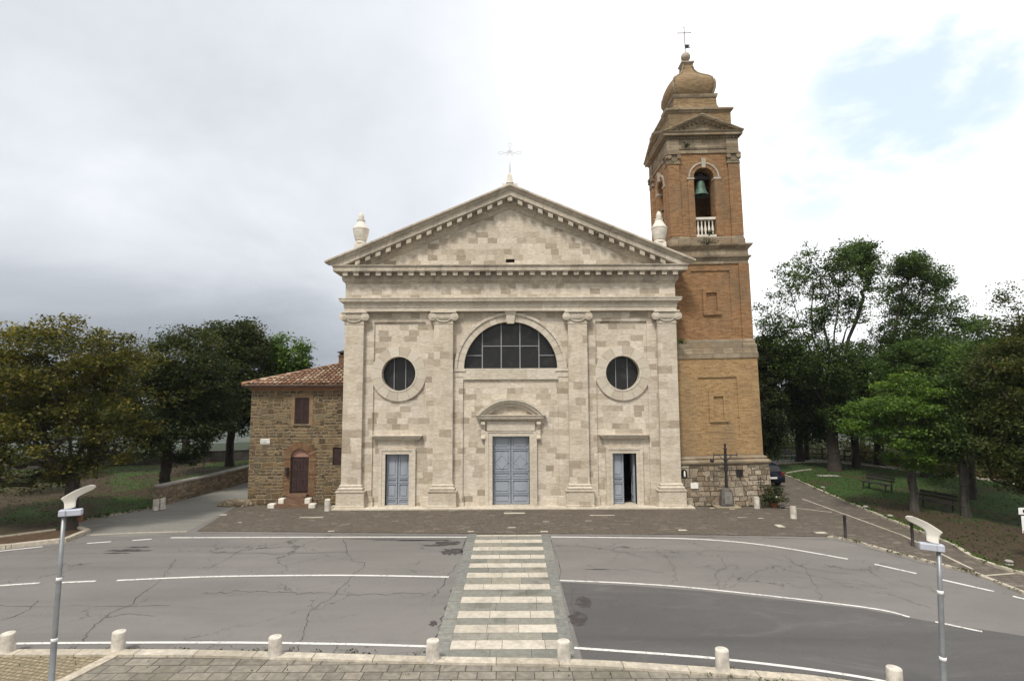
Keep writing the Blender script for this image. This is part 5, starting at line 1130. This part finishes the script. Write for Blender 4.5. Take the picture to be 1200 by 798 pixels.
rs = np.random.RandomState(61); C_ = rs.normal(size=(26, 3))*np.array([.26, .2, .34]) + np.array([0, 0, .72]); mesh_quads('foliage', leaves(C_, np.full(26, .13), 46, .11, rs), M['leaf_dark'], t)
mb = MB(); mb.lathe([(.14, 0), (.20, .28), (.22, .30), (.17, .30), (.15, .25)], 0, 0, 14); mb.build('pot', M['terracotta_pot'], t)
mb = MB()
for c in C_[:12]: mb.tube([(0, 0, .2), tuple(c)], .012, 5)
mb.build('stem', M['bark'], t)
mb = MB(); mb.lathe([(.001, -.04), (.05, -.01), (.06, .03), (.02, .05)], 0, 0, 8); mb.v = [(p[0] + .02, p[1] - .34, p[2] + .62) for p in mb.v]; mb.build('flower', M['marble'], t)

# ------------------------------------------------------------------ bollards
def bollard_proto(mat, r, h, name, slant=.07):
    t = thing(name, 'x', 'bollard'); seg = 20; mb = MB(); rings = []
    for rr, z in ((r*1.0, 0), (r*1.0, .03), (r*.97, h*.5), (r*.95, h-.05), (r*.95, h-.015), (r*.90, h)):
        f = max(0, (z - h*.5)/(h*.5)); rings.append([(rr*math.cos(2*math.pi*k/seg), rr*math.sin(2*math.pi*k/seg), z + slant*f*math.sin(2*math.pi*k/seg)) for k in range(seg)])
    mb.loft(rings, True, True, True, False); o = mb.build('stone_shaft', mat, t); return t
bp = bollard_proto(M['bollard'], .155, .455, 'bollard', 0.)
NB = [(8, 767, 'bollard at the left edge of the photo, leftmost of the near kerb row'), (138, 765, 'bollard at the corner of the diagonal kerb and the cobbles'), (322, 771.5, 'lone bollard midway along the near kerb left of the crosswalk'),
      (507, 776.5, 'bollard at the near left corner of the crosswalk'), (661, 777.5, 'bollard at the near right corner of the crosswalk'), (847, 788, 'bollard on the curving kerb beside the dark asphalt patch'), (1049, 812, 'bollard at the bottom edge, rightmost of the near kerb row')]
for i, (px, py, lb) in enumerate(NB):
    o = bp if i == 0 else copy_tree(bp); x, y = G(px, py); o.location = (x, y, .05); o.rotation_euler = (R(random.Random(i).uniform(-1.2, 1.2)), R(random.Random(i+9).uniform(-1.2, 1.2)), R(-35 + 12*i)); o['label'] = 'pale stone ' + lb; o['group'] = 'stone bollards along the near kerb'
sp = bollard_proto(M['bollard'], .15, .58, 'bollard', .03)
for i, (px, py, lb) in enumerate([(383.5, 599, 'short stone bollard at the left corner of the church front'), (887, 593.3, 'short stone bollard close against the tower base'), (930, 608, 'short stone bollard standing free on the plaza right of the tower'), (182.5, 598.5, 'left of the two stone bollards before the low wall end'), (190, 597.2, 'right of the two stone bollards, touching the low wall end')]):
    o = sp if i == 0 else copy_tree(sp); x, y = G(px, py)
    if i == 1: x, y = P(887, 590, -.5)[0], -.5
    o.location = (x, y, .03); o.rotation_euler = (0, 0, i*1.3); o['label'] = lb; o['group'] = 'stone bollards round the plaza'
x, y = G(387, 589); t = copy_tree(sp); t.location = (x + .08, y + .45, .03); t['label'] = 'second bollard tucked behind the one at the left corner of the church front'
# dark metal posts
mp = thing('metal_post', 'x', 'post'); mb = MB(); mb.lathe([(.075, 0), (.075, .02), (.055, .03), (.055, .86), (.065, .87), (.065, .93), (.05, .96), (.001, .97)], 0, 0, 14); mb.build('post_shaft', M['iron'], mp)
for i, (px, py, lb) in enumerate([(991, 632, 'dark metal post at the kerb corner where the walk meets the road'), (1070, 640.5, 'dark metal post next to the right street lamp head')]):
    o = mp if i == 0 else copy_tree(mp); x, y = G(px, py); o.location = (x, y, .04); o['label'] = lb; o['group'] = 'dark posts on the right walk'
# ground floodlights in the grass
fp = thing('ground_light', 'x', 'ground light'); mb = MB(); mb.box(-.10, .10, -.08, .08, 0, .07, .02); mb.build('base', M['concrete'], fp); mb = MB(); mb.lathe([(.05, .07), (.11, .11), (.13, .15), (.09, .18), (.001, .19)], 0, 0, 12); mb.build('lamp_head', M['concrete'], fp)
for i, (px, py, lb) in enumerate([(964.5, 575, 'small round ground light by the kerb, farthest up the walk'), (1014.6, 598.5, 'small round ground light between the far one and the dark post'), (1043.5, 609.5, 'small round ground light left of the dark metal post by the lamp'), (1183, 665, 'small round ground light at the right edge near the road')]):
    o = fp if i == 0 else copy_tree(fp); x, y = G(px, py); o.location = (x, y, .08); o['label'] = lb; o['group'] = 'ground lights along the park kerb'
x, y = G(970, 559); tag(sheet(MB(), [(x-.7, y-.25), (x+.8, y-.35), (x+.75, y+.35), (x-.6, y+.4)], .10).build('manhole_slab', M['concrete']), 'flat pale slab in the grass at the foot of the thick trunk', 'slab')

# ------------------------------------------------------------------ benches
def bench(label, x, y, rz, group='park benches', mat='bench', back=True):
    t = thing('park_bench', label, 'bench', (x, y, .08), (0, 0, rz), group)
    mb = MB()
    for i in range(3): mb.box(-.95, .95, -.24 + i*.16, -.11 + i*.16, .42, .46)
    mb.build('seat', M[mat], t); mb = MB()
    for i in range(2): mb.box(-.95, .95, .27 + i*.04, .30 + i*.04, .56 + i*.17, .69 + i*.17)
    mb.build('backrest', M[mat], t)
    for s in (-.75, .75):
        mb = MB(); mb.box(s-.03, s+.03, -.24, -.18, 0, .42); mb.box(s-.03, s+.03, .22, .28, 0, .42); mb.box(s-.03, s+.03, -.24, .28, .38, .42); mb.tube([(s, .25, .4), (s, .36, .9)], .03, 6); mb.build('leg', M['iron'], t)
    return t
x, y = G(1028, 576); bench('dark bench in the grass, middle of the three, below the airy trees', x, y, R(-74))
x, y = G(1095, 599); bench('dark bench beside the light green tree, nearest of the three', x, y, R(-74))
x, y = G(920, 541); bench('pale blue grey bench on the far lawn beside the tower', x, y, R(2), mat='galv')

# ------------------------------------------------------------------ wayside cross and stele in front of the tower
x, y = P(853, 592, -.42)[0], -.42; t = thing('wayside_cross', 'dark iron cross on a rough stone stele before the tower base', 'cross', (x, y, .035))
mb = MB(); mb.box(-.68, .62, -.22, .45, 0, .09, .02); mb.build('step', M['tstone'], t)
mb = MB(); mb.loft([[(-.36, -.12, .09), (.30, -.12, .09), (.30, .30, .09), (-.36, .30, .09)], [(-.33, -.10, .6), (.28, -.1, .6), (.28, .28, .6), (-.33, .28, .6)], [(-.26, -.06, .92), (.24, -.06, .92), (.24, .26, .92), (-.26, .26, .92)], [(-.12, -.0, 1.04), (.12, 0, 1.04), (.12, .2, 1.04), (-.12, .2, 1.04)]], True, True, True); st = mb.build('stele', M['stele'], t)
mb = MB(); mb.prism(rect(-.19, .20, .22, .86), lambda u, v, w_: (u, w_ + (v-.2)*.06, v), -.15, -.08); mb.build('inscribed_panel', M['slab_grey'], st)
mb = MB(); mb.box(-.055, .055, .03, .14, .95, 2.95); mb.box(-.63, .63, .05, .12, 2.73, 2.78); mb.box(-.04, .04, .05, .12, 2.9, 3.25); mb.lathe([(.001, 3.18), (.07, 3.26), (.05, 3.33), (.001, 3.4)], 0, .08, 8)
for s in (-1, 1): mb.tube([(s*.06, .08, 2.45), (s*.25, .08, 2.62), (s*.32, .08, 2.74)], .02, 6); mb.tube([(s*.62, .08, 2.66), (s*.62, .08, 2.85)], .022, 6)
mb.tube([(-.62, .08, 2.74), (-.66, .08, 2.55), (-.72, .08, 2.45)], .02, 6); mb.lathe([(.001, 2.34), (.10, 2.40), (.12, 2.48), (.08, 2.54), (.001, 2.56)], -.72, .08, 10); mb.lathe([(.001, 3.0), (.09, 3.05), (.09, 3.12), (.001, 3.16)], -.02, .02, 10)
mb.box(-.08, .08, .02, .15, 1.9, 2.3); mb.build('iron_cross', M['iron'], t)
x, z = P(891, 572, .06); t = thing('iron_ornament', 'small dark iron cross ornament fixed to the right of the tower base', 'ornament', (x, -.03, z)); mb = MB(); mb.tube([(0, 0, 0), (0, 0, .55)], .02, 6); mb.tube([(-.2, 0, .33), (.2, 0, .33)], .02, 6)
for s in (-1, 1): mb.tube([(0, 0, .45), (s*.1, 0, .52), (s*.16, 0, .42)], .015, 5)
mb.lathe([(.001, .5), (.05, .55), (.001, .62)], 0, 0, 8); mb.box(-.03, .03, 0, .16, .05, .08); mb.build('ironwork', M['iron'], t)

# ------------------------------------------------------------------ street lamps
def street_lamp(label, foot, head, s, H):
    """s=+1: blade reaches right"""
    d = Vector((head[0]-foot[0], head[1]-foot[1], H)); t = thing('street_lamp', label, 'street lamp', (foot[0], foot[1], 0), (0, 0, 0), 'street lamps with curved white reflectors')
    ax = math.atan2(d.x, H); t.rotation_euler = (0, ax, 0)
    mb = MB(); mb.lathe([(.075, 0), (.075, .03), (.054, .04), (.052, 1.45), (.047, 1.47), (.045, 2.6), (.040, 2.62), (.037, H)], 0, 0, 16)
    pole = mb.build('pole', M['galv'], t)
    for z, r_ in ((1.45, .057), (2.6, .050)): MB().lathe([(r_, z-.03), (r_, z+.03), (r_-.01, z+.035)], 0, 0, 16).build('collar', M['white_metal'], pole)
    hd_ = bpy.data.objects.new('lamp_head', None); COL.objects.link(hd_); hd_.parent = t; hd_.location = (0, 0, H); hd_.rotation_euler = (0, 0, R(24)*s); hd_.scale = (.82, .82, .82)
    mb = MB(); mb.box(-.10 if s > 0 else -.36, .36 if s > 0 else .10, -.09, .09, -.01, .14, .015); mb.box(-.05, .05, -.12, -.09, .0, .14, .01)
    bx_ = mb.build('housing', M['lampbox'], hd_)
    # curved reflector blade
    out_ = [(185, 470), (190, 430), (180, 375), (160, 345), (138, 318), (180, 290), (250, 250), (325, 212), (400, 183), (460, 162), (520, 148), (560, 146), (585, 155), (595, 172), (585, 192), (560, 213), (500, 240), (445, 262), (400, 285), (365, 305), (345, 328), (332, 365), (330, 430), (330, 450)]
    q = [((a - 190)/11.4/64.*1.12*s, (462 - b)/11.4/64.*1.30 + .16) for a, b in out_]
    def m(u, v, w_):
        c = max(0, v - .30); return (u, w_ - .18*c - .5*c*c + .22*abs(u)*.4 - .02, v + .0)
    mb = MB(); 
    # finely divided so that it bends smoothly
    n_ = 26; us = [min(p[0] for p in q), max(p[0] for p in q)]
    def span(poly, v):
        xs = []
        for i in range(len(poly)):
            (x1, z1), (x2, z2) = poly[i], poly[(i+1) % len(poly)]
            if (z1 > v) != (z2 > v): xs.append(x1 + (x2-x1)*(v-z1)/(z2-z1))
        return (min(xs), max(xs)) if len(xs) >= 2 else None
    v0, v1 = min(p[1] for p in q) + .004, max(p[1] for p in q) - .004; rows = []
    for i in range(n_+1):
        v = v0 + (v1-v0)*i/n_; sp_ = span(q, v)
        if sp_: rows.append((v, sp_))
    rings = []
    K = 8
    for v, (a, b) in rows:
        fr_ = [m(a + (b-a)*k/K, v, -.012) for k in range(K+1)]; bk = [m(a + (b-a)*k/K, v, .012) for k in range(K, -1, -1)]; rings.append(fr_ + bk)
    mb.loft(rings, True, True, True, True); mb.build('reflector', M['lampwhite'], hd_)
    return t, hd_
Yl = -18.8; hxl, hzl = P(75, 604, Yl); fxl = P(60, 798, Yl); ln = (hxl - fxl[0])/(hzl - fxl[1])
t, h_ = street_lamp('grey pole street lamp with white blade reflector, standing at the left of the photo', (hxl - ln*hzl, Yl), (hxl, Yl), 1, hzl)
mb = MB(); mb.lathe([(.05, -.20), (.055, -.18), (.055, -.03)], .30, .12, 12); mb.build('canister', M['rust'], h_)
Yr = -19.7; hxr, hzr = P(1100, 645, Yr); fxr = P(1106, 798, Yr); ln = (hxr - fxr[0])/(hzr - fxr[1])
street_lamp('grey pole street lamp with white blade reflector, standing at the right of the photo', (hxr - ln*hzr, Yr), (hxr, Yr), -1, hzr)

# ------------------------------------------------------------------ parked car (seen behind the tower), sign, blue awning
def car(label, x, y, rz):
    t = thing('parked_car', label, 'car', (x, y, .04), (0, 0, rz)); Wd = .84
    side_ = [(-2.0, .30), (-2.03, .55), (-1.98, .85), (-1.90, .98), (-1.62, 1.32), (-1.40, 1.42), (-.6, 1.47), (.2, 1.42), (.95, 1.0), (1.75, .86), (1.98, .68), (2.02, .35), (1.7, .24), (-1.7, .24)]
    mb = MB(); rings = []
    for w_, k in ((-Wd, .93), (-Wd + .10, 1.), (0, 1.012), (Wd - .10, 1.), (Wd, .93)):
        rings.append([((p[0]*(.985 if abs(w_) > .8 else 1)), w_*(1 if p[1] < .9 else .80), (p[1]-.24)*k + .24) for p in side_])
    mb.loft(rings, True, True, True, True); b = mb.build('body', M['carpaint'], t)
    mb = MB(); mb.prism([(-1.93, 1.0), (-1.66, 1.31), (-1.64, 1.30), (-1.90, .99)], lambda u, v, w_: (u - .015, w_, v), -.60, .60); mb.build('rear_window', M['glass'], b)
    mb = MB(); mb.prism([(.30, 1.38), (.93, 1.02), (.91, 1.0), (.28, 1.36)], lambda u, v, w_: (u + .04, w_, v + .02), -.62, .62); mb.build('windscreen', M['glass'], b)
    for s in (-1, 1):
        mb = MB(); mb.prism([(-1.55, 1.0), (-1.35, 1.33), (-.55, 1.37), (-.55, 1.0)], lambda u, v, w_: (u, w_*(1 if v > 1.1 else 1.02), v), s*.675, s*.70); mb.prism([(-.48, 1.0), (-.48, 1.37), (.15, 1.33), (.75, 1.0)], lambda u, v, w_: (u, w_*(1 if v > 1.1 else 1.02), v), s*.675, s*.70); mb.build('side_window', M['glass'], b)
        mb = MB(); a, c = sorted((s*.58, s*.80)); mb.box(-2.04, -1.93, a, c, .72, .95, .02); mb.build('tail_light', M['taillight'], b)
        mb = MB(); a, c = sorted((s*.55, s*.80)); mb.box(1.86, 2.0, a, c, .60, .74, .02); mb.build('headlight', M['white_metal'], b)
        for xx in (-1.25, 1.28):
            mb = MB(); mb.loft([[(xx + r_*math.cos(k/24*6.283), s*yy, .31 + r_*math.sin(k/24*6.283)) for k in range(24)] for r_, yy in ((.26, .66), (.31, .68), (.31, .84), (.26, .865))], True, True, True); wv = mb.build('wheel', M['tyre'], t)
            mb = MB(); mb.loft([[(xx + r_*math.cos(k/16*6.283), s*yy, .31 + r_*math.sin(k/16*6.283)) for k in range(16)] for r_, yy in ((.20, .86), (.19, .875))], True, True, True); mb.build('rim', M['galv'], wv)
    mb = MB(); mb.box(-2.06, -2.01, -.26, .26, .55, .66); mb.build('number_plate', M['plate'], b)
    return t
x, y = G(913, 573); car('dark blue parked hatchback half hidden behind the right corner of the tower', x - .45, y + 2.3, R(97))
x, y = G(1199, 668); t = thing('park_sign', 'white sign boards on a post at the right edge of the photo', 'sign', (x + 1.2, y + .9, .08)); hz_ = P(1196, 598, y + .9)[1]
mb = MB(); mb.tube([(0, .03, 0), (0, .03, hz_ + .1)], .03, 8); mb.build('post', M['galv'], t)
mb = MB(); mb.box(-.38, .38, -.02, 0, hz_ - .22, hz_ + .02, .004); bd = mb.build('board', M['white_metal'], t); mb = MB(); mb.prism(arc(-.17, hz_-.10, .07, 0, 360, 16)[:-1], XZ, -.024, -.019); mb.build('symbol', M['iron'], bd)
mb = MB(); mb.box(-.30, .34, -.02, 0, hz_ - .88, hz_ - .27, .004); bd = mb.build('board', M['white_metal'], t); mb = MB(); mb.prism(arc(.02, hz_-.5, .17, 60, 250, 16) + arc(.02, hz_-.5, .12, 250, 60, 16), XZ, -.024, -.019); mb.build('symbol', M['iron'], bd); mb = MB(); mb.box(-.28, .32, -.025, -.019, hz_-.86, hz_-.80); mb.build('red_band', M['red_paint'], bd)
Y = 2.0; x, z = P(6, 466, Y); t = thing('market_parasol', 'bright blue parasol glimpsed through the leaves at the left edge', 'parasol', (x - 1.3, Y, 0))
mb = MB(); n = 8; mb.loft([[(r_*math.cos(k/n*6.283), r_*math.sin(k/n*6.283), zz) for k in range(n)] for r_, zz in ((1.75, z - .35), (1.72, z - .28), (.05, z + .6))], True, False, True); mb.build('canopy', M['blue_canvas'], t); mb = MB(); mb.tube([(0, 0, .05), (0, 0, z + .65)], .03, 8); mb.build('pole', M['white_metal'], t)

# ------------------------------------------------------------------ the air between here and the far hills
hm = bpy.data.materials.new('haze'); hm.use_nodes = True; ht = hm.node_tree; ht.nodes.clear()
ho = ht.nodes.new('ShaderNodeOutputMaterial'); hv = ht.nodes.new('ShaderNodeVolumePrincipled'); hv.inputs['Color'].default_value = (.80, .86, .93, 1); hv.inputs['Density'].default_value = .00016; hv.inputs['Anisotropy'].default_value = .0
ht.links.new(hv.outputs[0], ho.inputs['Volume'])
tag(MB().box(-4100, 4100, -4100, 4100, -125, 62).build('haze', hm), kind='stuff')
# moss and weeds along kerbs and joints
def along(pts, n, sd, rs):
    L_ = np.array(pts); seg = np.linalg.norm(np.diff(L_, axis=0), axis=1); cum = np.concatenate([[0], np.cumsum(seg)]); q = rs.uniform(0, cum[-1], n); q += .25*np.sin(q*3.1); q = np.clip(q, 0, cum[-1])
    return np.column_stack([np.interp(q, cum, L_[:, 0]), np.interp(q, cum, L_[:, 1])]) + rs.normal(size=(n, 2))*sd
def weeds(name, pts, n, nl, size, sig, z, leaf, seed, sd=.03):
    rs = np.random.RandomState(seed); p = along(pts, n, sd, rs); C_ = np.column_stack([p, np.full(n, z)]); o = mesh_quads(name, leaves(C_, sig*rs.uniform(.3, 1.2, n), nl, size, rs, .5), M[leaf], None); return tag(o, kind='stuff')
kr = [p for p in nk if 3.5 < p[0] < 9]
weeds('moss', offset_line(kr, .17), 60, 14, .03, .05, .06, 'leaf_olive', 71)
weeds('weeds', offset_line(kr, -.17), 30, 12, .04, .05, .06, 'leaf_mid', 72)
weeds('weeds', [(p[0] + .16, p[1]) for p in park_kerb if -14 < p[1] < 12], 420, 14, .09, .07, .12, 'leaf_lime', 73, .06)
weeds('weeds', road_kerb[:6], 80, 12, .045, .05, .07, 'leaf_olive', 74, .05)
weeds('weeds', GL((87, 612), (174, 597)), 120, 12, .08, .07, .10, 'leaf_mid', 75, .06)
weeds('weeds', [(-14.7, .85), (-9.2, .85)], 50, 14, .05, .06, .05, 'leaf_mid', 76, .03)
weeds('weeds', [(9.6, -.05), (14.2, -.05)], 60, 14, .05, .06, .05, 'leaf_dark', 77, .03)
weeds('weeds', [(-19.9, 1.0), (-18.75, 8.5)], 90, 14, .08, .09, .05, 'leaf_mid', 78, .04)
weeds('leaf_litter', [(-11, -16.0), (-5, -16.1), (-2, -16.4)], 60, 5, .05, .06, .012, 'leaf_rust', 79, .06)
